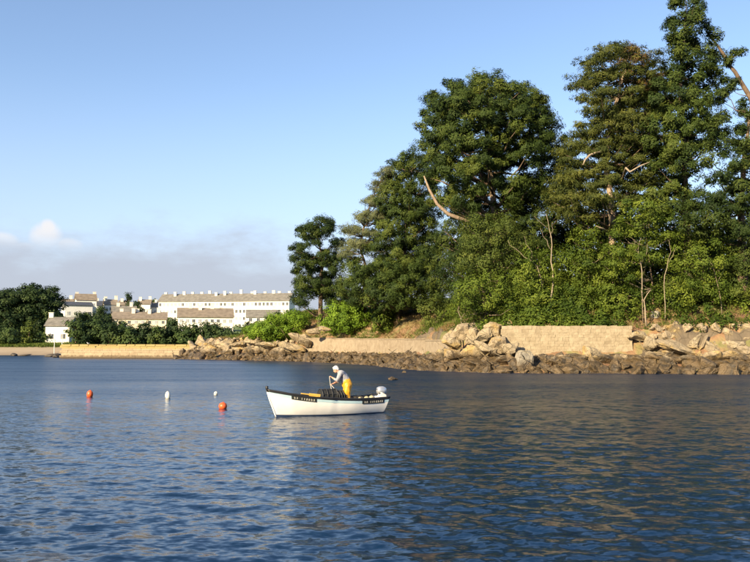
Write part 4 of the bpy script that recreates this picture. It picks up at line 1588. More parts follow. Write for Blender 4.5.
# two lower blocks in front
rzb = R(9)
p0, p1 = at(178, 325, 262), at(231, 325, 262)
z0 = 6.0
house('low white block with brown roof and shaded grey end wall below the apartment block', 'building', 'low_block', ((p0.x + p1.x) / 2, 264, z0), R(14), (p1.x - p0.x) * 1.03, 10.5,
      at(205, 317.0, 264).z - z0, at(205, 308.8, 270).z - at(205, 317.0, 264).z, WHITE, TILE, 9, 2, chims=[-.55, -.2, .25, .6], gable_cols=2, sink=3, ww=0.95, wh=1.1, sill=0.9)
p0, p1 = at(112, 325, 268), at(163, 325, 268)
z0 = 6.0
house('low cream block with brown roof left of the white one, half hidden by trees', 'building', 'low_block', ((p0.x + p1.x) / 2, 270, z0), R(14), (p1.x - p0.x) * 1.03, 10.5,
      at(140, 319.0, 270).z - z0, at(140, 312.6, 275).z - at(140, 319.0, 270).z, CREAM, TILE, 8, 2, chims=[-.7, -.25, -.1, .35, .7], gable_cols=2, sink=3, ww=0.95, wh=1.1, sill=0.9)
p0 = at(262, 318, 290)
house('white gabled house with grey roof just showing above the bright green bush', 'house', 'gabled_house', (p0.x, 290, 7.0), R(8), 11, 8, at(262, 317, 290).z - 7.0, 2.6, WHITE, SLATE, 4, 2, chims=[.8], sink=2)


def small_house(label, px0, px1, eave_py, ridge_py, Y, base_z, D, wall, roof, rz=0.0, **kw):
    a, b = at(px0, eave_py, Y), at(px1, eave_py, Y)
    H = a.z - base_z
    RH = at(px0, ridge_py, Y + D / 2).z - a.z
    return house(label, 'house', 'gabled_house', ((a.x + b.x) / 2, Y, base_z), rz, (b.x - a.x), D, H, RH, wall, roof, sink=3, **kw)


small_house('white house with a chimney beside the dark trees at the left end of the jetty', 46, 69, 325.5, 318, 208, 3.0, 7.5, WHITE, SLATE, R(6), cols=2, floors=1, chims=[-.9], gable_cols=1, sill=0.9)
small_house('large white house with dark roof and dormer window on the hill', 66, 92, 305.5, 302.5, 300, 12.5, 9, GREYW, DKSLATE, R(28), cols=4, floors=1, chims=[], gable_cols=1, sill=0.9, dormers=0)
small_house('white house with two tall chimneys on the hilltop, behind the dark-roofed one', 77, 96, 300.0, 294.5, 309, 12.5, 9, WHITE, TILE, R(24), cols=3, floors=2, chims=[-.85, .9], gable_cols=1)
small_house('small house with a white chimney half hidden behind the dark trees on the hill', 62, 75, 303.0, 299.5, 322, 12.5, 8, WHITE, TILE, R(20), cols=2, floors=2, chims=[.3])
small_house('white gabled house with brown roof and two chimneys, middle of the hilltop', 105, 117, 304.6, 300.0, 318, 11.5, 8, WHITE, TILE, R(22), cols=3, floors=2, chims=[-.8, .9], gable_cols=1)
small_house('narrow house with dark roof right beside the big white hilltop house', 97, 106, 305.5, 301.5, 330, 11.5, 8, GREYW, DKSLATE, R(20), cols=2, floors=2, chims=[-.9, .7])
small_house('grey-roofed house in front of the hilltop houses, above the cream block', 113, 136, 313.5, 306.5, 292, 9.0, 9, CREAM, SLATE, R(20), cols=4, floors=2, chims=[-.5, .6], gable_cols=1)
small_house('small brown-roofed house right of the poplar on the skyline', 138, 150, 304.0, 300.0, 352, 11.0, 8, WHITE, TILE, R(10), cols=3, floors=2, chims=[-.7, .8])
small_house('far house with brown roof between the hilltop houses and the poplar', 119, 128, 305.0, 301.0, 346, 11.5, 8, CREAM, TILE, R(15), cols=2, floors=2, chims=[-.4, .9])
small_house('little white house at the left end of the apartment block', 149, 157, 307.0, 303.0, 356, 11.5, 8, WHITE, SLATE, R(10), cols=2, floors=2, chims=[.5])

# far trees
FT = dict(quad=True, spacing=1.7, pad=1.45, flat=0.7, per=10, clump=0.62, n=9, L=0.55, Wd=0.42, r0=0.3, limbs=0.25, lr=0.05)


def ftree(label, Y, base, lobes, mat, seed, group=None, name='leafy_tree', **kw):
    bx = at(base[0], base[1], Y)
    top = min(lb[1] for lb in lobes) + 3
    tree(name, label, Y, (base, (base[0], (base[1] + top) / 2), (base[0] + 0.5, top)), lobes, mat, seed=seed, group=group, ground_z=fgz(bx.x, bx.y), **{**FT, **kw})


G1 = 'dark wood left of the town'
ftree('tall dark round tree cut by the left edge of the picture', 236, (8, 347), ((-6, 300, 16, 9), (8, 298, 14, 8), (-10, 318, 18, 12), (8, 315, 16, 10), (4, 332, 16, 9)), FARL, 81, G1)
ftree('tallest dark round tree in the middle of the left wood', 240, (30, 347), ((32, 292, 15, 7), (22, 300, 12, 8), (42, 300, 13, 8), (28, 314, 18, 9), (36, 326, 16, 9), (22, 330, 12, 8)), FARL, 82, G1)
ftree('dark round tree at the right end of the left wood, next to the houses', 238, (52, 347), ((52, 293, 7, 6), (57, 302, 8, 8), (50, 312, 10, 9), (58, 318, 6, 8), (48, 326, 10, 8)), FARL, 83, G1)
ftree('lower mid-green tree in front of the left wood at the beach', 207, (12, 347), ((10, 335, 12, 6), (0, 338, 10, 5), (18, 340, 9, 4), (-10, 336, 10, 6)), FARL2, 84, G1)
ftree('small brownish tree among the left wood, above the grass', 206, (29, 346), ((30, 328, 5, 6), (28, 336, 6, 5)), BROAD3, 85, G1)
ftree('low dark tree beside the white house under the left wood', 209, (41, 346), ((42, 336, 6, 5), (40, 341, 7, 3)), FARL2, 86, G1)
G2 = 'row of trees behind the jetty'
ORD = ('first', 'second', 'third', 'fourth', 'fifth', 'sixth', 'seventh', 'eighth', 'ninth', 'tenth', 'eleventh', 'twelfth')
row = [(76, 316, 8, 12, FARL2, 203), (86, 322, 8, 10, FARL, 205), (96, 318, 9, 12, FARL2, 207), (109, 323, 8, 10, FARL, 204), (119, 321, 9, 11, FARL2, 206), (130, 324, 9, 10, FARL2, 203),
       (145, 321, 10, 11, FARL, 206), (158, 324, 9, 9, FARL2, 204), (172, 320, 11, 11, FARL, 207), (190, 322, 12, 11, FARL2, 206), (210, 321.5, 13, 11, FARL, 208), (228, 326, 10, 8, FARL, 205)]
for i, (px, top, rx, ry, mt_, Yd) in enumerate(row):
    top += 2.0 if px > 110 else 0.5
    ftree('%s tree from the left in the green row behind the jetty' % ORD[i], Yd, (px, 347),
          ((px, top + 5, rx * .7, 5), (px - rx * .45, top + 11, rx * .7, 6), (px + rx * .45, top + 11, rx * .7, 6), (px, top + 18, rx, 6)), mt_, 90 + i, G2, limbs=0.15)
ftree('narrow dark poplar rising above the hilltop roofs', 335, (129, 312), ((129, 296, 2.0, 4), (129, 301, 2.4, 5), (129, 307, 2.4, 4)), FARL, 110, name='poplar_tree')
for i, (px, top, rx, Yd, lab) in enumerate(((137, 302, 5, 345, 'bushy dark tree right of the poplar on the skyline'), (155, 299, 5, 372, 'low skyline tree at the left end of the apartment roof'),
                                            (101, 307, 6, 290, 'dark tree below the big white hilltop house'), (84, 313, 8, 262, 'dark tree under the hill houses, left of the cream block'),
                                            (107, 315, 7, 262, 'round tree against the left end of the cream block'), (250, 322, 8, 232, 'round green tree between the white block and the bright bush'))):
    ftree(lab, Yd, (px, top + 16), ((px, top + 3, rx * .8, 3), (px - rx * .4, top + 7, rx * .7, 4), (px + rx * .4, top + 7, rx * .7, 4), (px, top + 12, rx, 5)), FARL2 if i % 2 else FARL, 120 + i)
# scrub on the hill between the houses, and the grass bank above the beach
rng = np.random.default_rng(77)
X = rng.uniform(-190, 10, 5200)
Y = rng.uniform(216, 400, 5200)
k = (vnoise(X, Y, 0.03, 6) + rng.normal(0, .1, 5200)) > -0.05
X, Y = X[k], Y[k]
hillscrub = leaf_mesh('hill_scrub', rng, np.stack([X, Y, far_ground(X, Y) + 0.5], 1), 1.3, 9, 0.8, 0.6, 0.6, 0.4, True, rng.random(len(X)), FARL2)
tag(hillscrub, 'dark scrub and hedges covering the hill between the houses', 'scrub', kind='stuff')
X = rng.uniform(-105, -72, 2600)
Y = rng.uniform(199, 214, 2600)
bank = leaf_mesh('bank_grass', rng, np.stack([X, Y, far_ground(X, Y) + 0.15], 1), 0.5, 8, 0.5, 0.16, 0.5, 0.9, False, rng.random(len(X)), GRASS, face=False)
tag(bank, 'bright green grass bank above the little beach at the left', 'grass', kind='stuff')

WPOST = plain('white_painted_post', (0.72, 0.72, 0.70), 0.6)
for px, py0, py1, Yd, lab in ((54.3, 348, 336.5, 168, 'shorter white post on the shore left of the jetty end'), (62, 346, 334.5, 151.5, 'taller white post standing on the left end of the jetty')):
    p = at(px, py0, Yd)
    zt = at(px, py1, Yd).z
    zb = -0.5 if Yd > 160 else 2.5
    r_ = tag(empty('marker_post', (p.x, p.y, zb)), lab, 'post', 'white marker posts')
    MB().tube([(0, 0, 0), (0, 0, zt - zb)], [0.065, 0.06], 10).build('pole', WPOST, r_)
    MB().lathe([(0.075, 0), (0.08, 0.05), (0.06, 0.1), (0.02, 0.12)], (0, 0, zt - zb), 10).build('cap', WPOST, r_)
# dark stones at the foot of the jetty's end and on the beach
DARKR = plain('weedy_stone', (0.05, 0.04, 0.03), 0.7, var=0.4, scale=2, bump=0.6, bscale=4)
rng = np.random.default_rng(15)


def lump(loc, sc, mat, label):
    bm = bmesh.new()
    for j in range(40):
        d = rng.normal(size=3)
        d /= np.linalg.norm(d)
        bm.verts.new(Vector(d * rng.uniform(0.8, 1.1)))
    bmesh.ops.convex_hull(bm, input=bm.verts)
    for v in [v for v in bm.verts if not v.link_faces]:
        bm.verts.remove(v)
    me = bpy.data.meshes.new('beach_rock')
    bm.to_mesh(me)
    bm.free()
    o = link('beach_rock', me, mat)
    o.location, o.scale, o.rotation_euler = loc, sc, (0, 0.1, rng.random() * 6)
    tag(o, label, 'rock', 'dark rocks by the far beach')


for (px, Yd, sc, lab) in ((14, 176, (0.9, 0.7, 0.5), 'dark weedy rock in the shallows at the far left beach'), (24, 174, (1.6, 0.8, 0.25), 'flat dark rock in the shallows right of the other beach rock'),
                          (51, 163, (1.6, 0.9, 0.5), 'long dark rock in the shallows left of the jetty end'), (57, 155, (1.5, 1.0, 0.75), 'dark weedy rock against the left end of the jetty')):
    p = at(px, 355, Yd)
    lump((p.x, p.y, 0.15), sc, DARKR, lab)

# gull on the jetty
p = at(88.3, 344, 147)
GW = plain('gull_white', (0.8, 0.79, 0.76), 0.8)
GG = plain('gull_grey', (0.35, 0.36, 0.38), 0.8)
gr = tag(empty('gull', (p.x, p.y, 2.53), R(200)), 'tiny white bird standing on the yellow top of the jetty', 'bird')
mb = MB()
prof = [(-.22, .01, .20), (-.12, .06, .19), (0, .085, .18), (.10, .075, .20), (.16, .05, .25), (.19, .045, .30), (.22, .05, .34), (.27, .03, .34), (.29, .01, .335)]
mb.tube([(x, 0, z) for x, r, z in prof], [r for x, r, z in prof], 8)
bdy = mb.build('body', GW, gr, smooth=True)
for s in (-1, 1):
    MB().tube([(.10, s * .07, .22), (0, s * .085, .21), (-.15, s * .06, .21), (-.30, s * .02, .21)], [.02, .045, .04, .01], 6).build('wing', GG, gr, smooth=True)
    MB().tube([(.02, s * .03, .13), (.02, s * .03, 0)], .012, 5).build('leg', plain('gull_leg', (0.6, 0.35, 0.1)), gr)


# ------------------------------------------------------------------ buoys
ORANGE = plain('orange_buoy', (0.624, 0.104, 0.028), 0.4, var=0.12, scale=8, bump=0.05)
BWHITE = plain('white_buoy', (0.702, 0.684, 0.594), 0.45, var=0.1, scale=8)
DKROPE = plain('wet_rope', (0.06, 0.05, 0.04), 0.8)


def buoy(px, wl_py, w, h, mat, label, tilt=(0, 0), dark=False):
    Yd = CAM_H * F / (wl_py - HOR)
    p = at(px, wl_py, Yd)
    k = Yd / F
    r, H = w * k / 2, h * k
    root = tag(empty('mooring_buoy', (p.x, p.y, 0)), label, 'buoy', 'mooring buoys')
    root.rotation_euler = (tilt[0], tilt[1], 0)
    sub = H * 0.22
    prof = [(r * 0.15, -sub)]
    for j in range(1, 10):
        t = j / 10
        prof.append((max(r * math.sin(math.pi * t), r * 0.16), -sub + (H + sub) * 0.97 * (1 - math.cos(math.pi * t)) / 2))
    prof.append((r * 0.15, H * 0.965))
    MB().lathe(prof, n=20).build('float', mat, root, smooth=True)
    MB().lathe([(r * .14, H * .93), (r * .14, H * 0.99), (r * .09, H * 1.01)], n=10).build('neck', mat, root)
    ring = [(r * .10 * math.cos(a), 0, H * 1.02 + r * .10 * math.sin(a)) for a in np.linspace(0, 2 * math.pi, 11)]
    MB().tube(ring, r * 0.04, 5, cap=False).build('ring', DKROPE, root)
    if dark:
        MB().lathe([(r * .75, H * .30), (r * 1.0, H * .36), (r * 1.005, H * .46), (r * .9, H * .5)], n=18).build('band', plain('black_band', (0.03, 0.03, 0.03)), root)


buoy(89.6, 396.2, 6.2, 6.8, ORANGE, 'orange-red oval buoy farthest left on the water', (0.05, 0.1))
buoy(168, 397.6, 5.2, 7.0, BWHITE, 'white oval buoy between the two orange ones', (0.02, -0.08))
buoy(215.5, 394.3, 4.0, 3.6, BWHITE, 'smallest buoy, white with a dark band, just behind the round orange one', (0.1, 0.25), True)
buoy(222.5, 407.8, 8.4, 6.6, ORANGE, 'round orange buoy nearest to the boat', (0.05, 0.15))

# ------------------------------------------------------------------ the boat
BOWX, STX = 2.5, -2.45
bow_px, st_px = at(268, 388, 28.75), at(381, 398, 31.2)
heading = math.atan2(bow_px.y - st_px.y, bow_px.x - st_px.x)
cen = (bow_px + st_px) / 2
LOA = math.hypot(bow_px.x - st_px.x, bow_px.y - st_px.y)
KX = LOA / (BOWX - STX)
boat = tag(empty('fishing_boat', (cen.x, cen.y, 0.0), heading), 'small open white fishing boat with black gunwale and pale blue band', 'boat')
boat.rotation_euler = (0, R(0.3), heading)


def hull_pt(t, q, side, off=0.0):
    """t 0 bow .. 1 stern, q 0 keel .. 1 sheer"""
    b = 0.86 * (1 - (1 - t) ** 2.3) ** 0.9 * (1 - 0.20 * sstep(np.array(t), 0.62, 1.0).item()) + 0.012
    sheer = 0.53 + 0.46 * (1 - t) ** 2.3 + 0.05 * t ** 3
    keel = -0.30 + 0.22 * (1 - t) ** 5 + 0.05 * t
    th = q * math.pi / 2
    flare = 0.72 + 0.75 * (1 - t) ** 2
    y = b * (math.sin(th) ** flare) * (1 - 0.06 * (t > 0.5) * q * q)
    z = keel + (sheer - keel) * (1 - math.cos(th)) ** (0.86 - 0.18 * (1 - t))
    x = BOWX - t * (BOWX - STX)
    zf = (z - keel) / (sheer - keel)
    x -= 0.42 * (1 - zf) ** 1.2 * (1 - t) ** 6
    x += 0.30 * (1 - zf) * t ** 10
    return Vector((x * KX, side * (y + off), z + off * 0.0))


NT, NQ = 40, 16
TS = np.linspace(0, 1, NT) ** 1.15


def q_of_z(t, z):
    lo, hi = 0.0, 1.0
    for _ in range(30):
        mid_ = (lo + hi) / 2
        if hull_pt(t, mid_, 1).z < z:
            lo = mid_
        else:
            hi = mid_
    return (lo + hi) / 2


HULLW = plain('white_hull_paint', (0.72, 0.702, 0.666), 0.32, var=0.10, scale=2, bump=0.03, bscale=6)
BAND = plain('pale_blue_paint', (0.4, 0.544, 0.592), 0.4, var=0.06, scale=3)
BLACKP = plain('black_rubbing_strake', (0.018, 0.018, 0.020), 0.5, var=0.3, scale=5)
NAVY = plain('navy_antifouling', (0.025, 0.045, 0.10), 0.6, var=0.3, scale=4)
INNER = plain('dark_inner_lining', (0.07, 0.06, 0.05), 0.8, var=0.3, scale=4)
WOOD = plain('thwart_wood', (0.28, 0.17, 0.09), 0.7, var=0.2, scale=5)
YWOOD = plain('yellow_varnish', (0.62, 0.38, 0.07), 0.5, var=0.15, scale=5)


def skin_strip(name, mat, tr, qf0, qf1, nq, off, sides=(1, -1), parent=boat):
    mb = MB()
    for sd in sides:
        b0 = len(mb.v)
        for t in tr:
            q0, q1 = qf0(t), qf1(t)
            for j in range(nq + 1):
                mb.v.append(tuple(hull_pt(t, q0 + (q1 - q0) * j / nq, sd, off)))
        for i in range(len(tr) - 1):
            for j in range(nq):
                f = (b0 + i * (nq + 1) + j, b0 + (i + 1) * (nq + 1) + j, b0 + (i + 1) * (nq + 1) + j + 1, b0 + i * (nq + 1) + j + 1)
                mb.f.append(f if sd > 0 else f[::-1])
    return mb.build(name, mat, parent, smooth=True)


skin_strip('hull', HULLW, TS, lambda t: 0.0, lambda t: 1.0, NQ, 0.0)
skin_strip('inner_lining', INNER, TS[3:-1], lambda t: 0.25, lambda t: 0.995, 8, -0.045)
mb = MB()
outl = [hull_pt(1.0, q, 1) for q in np.linspace(0, 1, NQ + 1)]
mb.poly([Vector(p) for p in outl] + [Vector((p.x, -p.y, p.z)) for p in outl[::-1]])
mb.poly([Vector((p.x + 0.05, p.y * .97, p.z)) for p in outl][::-1] + [Vector((p.x + 0.05, -p.y * .97, p.z)) for p in outl])
mb.build('transom', HULLW, boat)
skin_strip('blue_band', BAND, TS, lambda t: q_of_z(t, hull_pt(t, 1, 1).z - 0.17), lambda t: 0.985, 4, 0.004)
skin_strip('boot_stripe', NAVY, TS, lambda t: 0.02, lambda t: q_of_z(t, 0.03 + 0.07 * (1 - t) ** 3), 6, 0.004)
for sd in (1, -1):
    pts_ = [hull_pt(t, 1.0, sd, 0.01) + Vector((0, 0, 0.0)) for t in TS]
    MB().tube(pts_, 0.032, 8).build('gunwale', BLACKP, boat, smooth=True)
    pts_ = [hull_pt(t, q_of_z(t, hull_pt(t, 1, 1).z - 0.045), sd, 0.012) for t in TS]
    MB().tube(pts_, 0.022, 6).build('rubbing_strake', BLACKP, boat, smooth=True)
tp_ = hull_pt(1, 1, 1)
MB().tube([(tp_.x, -tp_.y, tp_.z), (tp_.x - 0.03, 0, tp_.z - 0.02), (tp_.x, tp_.y, tp_.z)], 0.045, 8).build('transom_rail', BLACKP, boat)
st0, st1, st2 = hull_pt(0, .25, 1), hull_pt(0, .7, 1), hull_pt(0, 1, 1)
MB().tube([Vector((p.x + .01, 0, p.z)) for p in (hull_pt(0, .1, 1), st0, st1, st2)] , [0.03, 0.03, 0.032, 0.036], 8).build('stem', HULLW, boat, smooth=True)
MB().tube([(st2.x - .03, 0, st2.z - 0.06), (st2.x + .015, 0, st2.z + 0.05), (st2.x + .02, 0, st2.z + 0.12), (st2.x + .02, 0, st2.z + 0.135)], [0.055, 0.05, 0.06, 0.03], 10).build('stem_head', BLACKP, boat, smooth=True)
# floorboards, thwarts, small foredeck
fl = MB()
ts = TS[5:-1]
lft = [hull_pt(t, q_of_z(t, 0.11), 1, -0.03) for t in ts]
for a, b_ in zip(lft[:-1], lft[1:]):
    fl.poly([(a.x, a.y, .11), (a.x, -a.y, .11), (b_.x, -b_.y, .11), (b_.x, b_.y, .11)])
fl.build('floor', INNER, boat)
for t, w in ((0.30, 0.24), (0.47, 0.26), (0.84, 0.34)):
    p = hull_pt(t, q_of_z(t, 0.34), 1, -0.05)
    MB().box((p.x, 0, 0.35), (w, 2 * p.y, 0.035)).build('thwart', WOOD, boat)
fd = MB()
ts = TS[1:9]
for a, b_ in zip(ts[:-1], ts[1:]):
    p, q = hull_pt(a, 1, 1, -0.03), hull_pt(b_, 1, 1, -0.03)
    fd.poly([(p.x, p.y, p.z - .05), (p.x, -p.y, p.z - .05), (q.x, -q.y, q.z - .05), (q.x, q.y, q.z - .05)])
fd.build('foredeck', INNER, boat)


# dark name plates with pale characters
def plate(t0, t1, label, nch, seed, bright):
    PL = plain('dark_plate', (0.02, 0.022, 0.02), 0.5)
    LT = plain('plate_lettering' + label, bright, 0.6)
    tr = np.linspace(t0, t1, 10)
    zt = lambda t: hull_pt(t, 1, 1).z
    side = 1
    o = skin_strip('plate', PL, tr, lambda t: q_of_z(t, zt(t) - 0.195), lambda t: q_of_z(t, zt(t) - 0.055), 3, 0.014, sides=(side,))
    rr = np.random.default_rng(seed)
    mb = MB()
    cw = (t1 - t0) * 0.86 / nch
    for c in range(nch):
        tc_ = t0 + (t1 - t0) * 0.10 + cw * c
        if c == 2 and nch > 6:
            continue

        def P(u, v):
            t = tc_ + cw * 0.66 * u
            return hull_pt(t, q_of_z(t, zt(t) - 0.163 + 0.075 * v), side, 0.0175)
        # strokes: (u0,v0)-(u1,v1)
        glyphs = (((.3, 0, .3, 1),), ((.1, 0, .45, 1), (.45, 1, .8, 0)), ((.2, 0, .2, 1), (.6, 0, .6, .8)), ((.3, 0, .5, 1), (.2, .5, .7, .5)))
        for (u0, v0, u1, v1) in glyphs[rr.integers(len(glyphs))]:
            mb.tube([P(u0, v0), P((u0 + u1) / 2, (v0 + v1) / 2), P(u1, v1)], 0.008, 4)
    mb.build('lettering', LT, o)


plate(0.165, 0.355, 'fore', 9, 5, (0.60, 0.57, 0.48))
plate(0.735, 0.955, 'aft', 10, 8, (0.40, 0.39, 0.36))


def to_world(p):
    return boat.matrix_basis @ Vector(p)


MB_boat = Matrix.LocRotScale(boat.location, boat.rotation_euler, Vector((1, 1, 1)))


def on_boat(p):
    return MB_boat @ Vector(p)


# yellow oar lying along the bow gunwale
oa, ob = on_boat((1.30, 0.50, 0.84)), on_boat((0.66, 0.62, 0.75))
oar = tag(empty('oar', oa), 'yellow varnished oar lying along the near gunwale at the bow', 'oar')
MB().tube([Vector((0, 0, 0)), (ob - oa)], 0.024, 8).build('shaft', YWOOD, oar)
bd = (oa - ob).normalized()
MB().box((ob - oa) * 0.78, (0.42, 0.025, 0.10), m=Vector(ob - oa).to_track_quat('X', 'Z').to_matrix()).build('blade', YWOOD, oar)

# lobster pot: rounded hoops, slatted base, dark net
NET = plain('black_net', (0.012, 0.013, 0.014), 0.7, var=0.4, scale=12, bump=0.6, bscale=40)
FRAME = plain('pot_frame', (0.03, 0.03, 0.032), 0.5)


def pot(px, label, length, width, height, dz, ry=0.0):
    root = tag(empty('lobster_pot', on_boat((px, 0.10, dz)), heading + ry), label, 'lobster pot', 'lobster pots in the boat')
    MB().box((0, 0, 0.02), (length, width, 0.04)).build('base', FRAME, root)

    def arch(x, r, k=1.0):
        return [(x, -width / 2 * k + 0 * r, 0.04)] + [(x, -width / 2 * k * math.cos(a), 0.04 + height * (0.45 + 0.55 * math.sin(a) if 0 < a < math.pi else 0) * k) for a in np.linspace(0.0, math.pi, 13)[1:-1]] + [(x, width / 2 * k, 0.04)]
    for x in (-length / 2, -length / 6, length / 6, length / 2):
        MB().tube(arch(x, 0), 0.014, 6).build('hoop', FRAME, root, smooth=True)
    for a in np.linspace(0.35, math.pi - 0.35, 4):
        y, z = -width / 2 * math.cos(a), 0.04 + height * (0.45 + 0.55 * math.sin(a))
        MB().tube([(-length / 2, y, z), (length / 2, y, z)], 0.010, 5).build('rail', FRAME, root)
    nb = MB()
    A = arch(0, 0, 0.975)
    n = len(A)
    st = 9
    for i in range(st):
        x = -length / 2 * .97 + length * .97 * i / (st - 1)
        s_ = 1 - 0.05 * math.sin(i * 2.1) ** 2
        nb.v += [(x, p[1] * s_, p[2] * s_) for p in A]
    for i in range(st - 1):
        for j in range(n - 1):
            nb.f.append((i * n + j, (i + 1) * n + j, (i + 1) * n + j + 1, i * n + j + 1))
    nb.f.append(tuple(range(n))[::-1])
    nb.f.append(tuple((st - 1) * n + j for j in range(n)))
    nb.build('netting', NET, root, smooth=False)
    return root


pot(0.02, 'black netted lobster pot with a rounded top in front of the fisherman', 0.60, 0.48, 0.54, 0.375)
pot(-0.48, 'black netted pot right beside the fisherman, lower than the other', 0.40, 0.46, 0.46, 0.375, 0.25)

# outboard engine on the transom
SIL = plain('silver_cowl', (0.55, 0.56, 0.58), 0.25, metal=0.6, var=0.08, scale=8)
GREYM = plain('grey_engine_leg', (0.20, 0.21, 0.22), 0.45, metal=0.4)
ex = hull_pt(1, 1, 1)
eng = tag(empty('outboard_engine', on_boat((ex.x - 0.02, 0.0, ex.z - 0.06)), heading), 'silver outboard engine clamped to the stern', 'engine')
mb = MB()
cp = [(-0.17, .02), (-.16, .09), (-.11, .145), (0.0, .17), (.12, .165), (.20, .13), (.24, .06), (.245, .01)]
cowl = MB()
N_ = 14
for x, r in cp:
    for j in range(N_):
        a = 2 * math.pi * j / N_
        cx_, sx_ = math.cos(a), math.sin(a)
        yy = r * 0.85 * math.copysign(abs(cx_) ** 0.7, cx_)
        zz = r * math.copysign(abs(sx_) ** 0.7, sx_)
        cowl.v.append((-0.06 + x * 1.0, yy, 0.27 + zz))
for i in range(len(cp) - 1):
    for j in range(N_):
        j2 = (j + 1) % N_
        cowl.f.append((i * N_ + j, i * N_ + j2, (i + 1) * N_ + j2, (i + 1) * N_ + j))
cowl.f.append(tuple(range(N_))[::-1])
cowl.f.append(tuple((len(cp) - 1) * N_ + j for j in range(N_)))
co_ = cowl.build('cowl', SIL, eng, smooth=True)
MB().box((-0.03, 0, 0.10), (0.30, 0.22, 0.05)).build('lower_cover', GREYM, eng)
MB().box((0.0, 0, 0.0), (0.16, 0.18, 0.16)).build('clamp_bracket', GREYM, eng)
MB().tube([(-0.10, 0, 0.08), (-0.12, 0, -0.3), (-0.14, 0, -0.75)], [0.07, 0.055, 0.05], 10).build('leg', GREYM, eng)
MB().tube([(0.12, 0.04, 0.12), (0.35, 0.10, 0.16), (0.52, 0.14, 0.17)], [0.022, 0.02, 0.024], 8).build('tiller', BLACKP, eng)
MB().box((0.175, 0, 0.30), (0.012, 0.10, 0.09)).build('badge', BLACKP, co_)
# white canister wedged at the stern, floats on the after thwart
CAN = plain('white_plastic_can', (0.75, 0.73, 0.66), 0.4)
can = tag(empty('fuel_can', on_boat((-2.16, 0.42, 0.50)), heading), 'white slant-sided can below the engine at the stern', 'can')
mb = MB()
mb.v = [(-.16, -.11, 0), (.16, -.11, 0), (.16, .11, 0), (-.16, .11, 0), (-.12, -.09, .17), (.04, -.09, .25), (.04, .09, .25), (-.12, .09, .17), (.14, -.09, .15), (.14, .09, .15)]
mb.f = [(3, 2, 1, 0), (0, 1, 8, 5, 4), (2, 3, 7, 6, 9), (4, 5, 6, 7), (5, 8, 9, 6), (1, 2, 9, 8), (3, 0, 4, 7)]
mb.build('body', CAN, can)
MB().tube([(0.09, 0, .18), (0.11, 0, .24)], .03, 10).build('cap', BLACKP, can)
FLOATM = plain('cream_float', (0.4, 0.352, 0.216), 0.5, var=0.2, scale=9)
for k_, (x, y, z, r, lab) in enumerate(((-1.52, 0.34, 0.42, 0.105, 'cream ball float on the after seat, left one of the pair'), (-1.75, 0.33, 0.42, 0.115, 'cream ball float on the after seat, right one of the pair'),
                                        (-1.18, 0.42, 0.48, 0.07, 'small pale float just behind the fisherman'))):
    f_ = tag(empty('float', on_boat((x, y, z))), lab, 'float', 'fishing floats in the boat')
    prof = [(r * 0.2, 0.0)] + [(r * math.sin(math.pi * j / 10) ** .9, r - r * math.cos(math.pi * j / 10)) for j in range(1, 10)] + [(r * .2, 2 * r)]
    MB().lathe(prof, n=16).build('ball', FLOATM, f_, smooth=True)
    MB().lathe([(r * .25, 1.9 * r), (r * .25, 2.15 * r), (r * .1, 2.2 * r)], n=10).build('eye', DKROPE, f_)
    if True:
        MB().lathe([(0.10, -0.06 if z < .45 else -0.36), (0.10, 0.0)], n=10).build('coil', DKROPE, f_)


# ------------------------------------------------------------------ the fisherman
def blob_mesh(name, shapes, voxel, smooth_it=6, jig=None):
    """tapered capsules and ellipsoids fused into one continuous skin"""
    mb = MB()
    for sh in shapes:
        if sh[0] == 'c':
            _, pts_, rads = sh
            P, Rr = [Vector(p) for p in pts_], list(rads)
            # round both ends
            d0 = (P[0] - P[1]).normalized()
            d1 = (P[-1] - P[-2]).normalized()
            P = [P[0] + d0 * Rr[0] * .9, P[0] + d0 * Rr[0] * .55] + P + [P[-1] + d1 * Rr[-1] * .55, P[-1] + d1 * Rr[-1] * .9]
            Rr = [Rr[0] * .35, Rr[0] * .83] + Rr + [Rr[-1] * .83, Rr[-1] * .35]
            mb.tube(P, Rr, 14)
        else:
            _, c, s, m_ = sh
            prof = [(0.05, -0.999)] + [(math.sin(math.pi * j / 10), -math.cos(math.pi * j / 10)) for j in range(1, 10)] + [(0.05, 0.999)]
            M_ = (m_ if m_ is not None else Matrix.Identity(3)) @ Matrix.Diagonal(Vector(s))
            mb.lathe(prof, c, 16, m=M_)
    me = mb.mesh(name)
    o = bpy.data.objects.new(name + '_tmp', me)
    COL.objects.link(o)
    md = o.modifiers.new('r', 'REMESH')
    md.mode = 'VOXEL'
    md.voxel_size = voxel
    md.use_smooth_shade = True
    sm = o.modifiers.new('s', 'SMOOTH')
    sm.factor = 0.5
    sm.iterations = smooth_it
    dg = bpy.context.evaluated_depsgraph_get()
    dg.update()
    res = bpy.data.meshes.new_from_object(o.evaluated_get(dg))
    res.name = name
    bpy.data.objects.remove(o)
    if jig:
        for v in res.vertices:
            q = v.co
            k_ = mnoise.noise(Vector((q.x * jig[1], q.y * jig[1], q.z * jig[1] * 0.45)))
            v.co = q + v.normal * (k_ * jig[0])
    res.polygons.foreach_set('use_smooth', [True] * len(res.polygons))
    return res


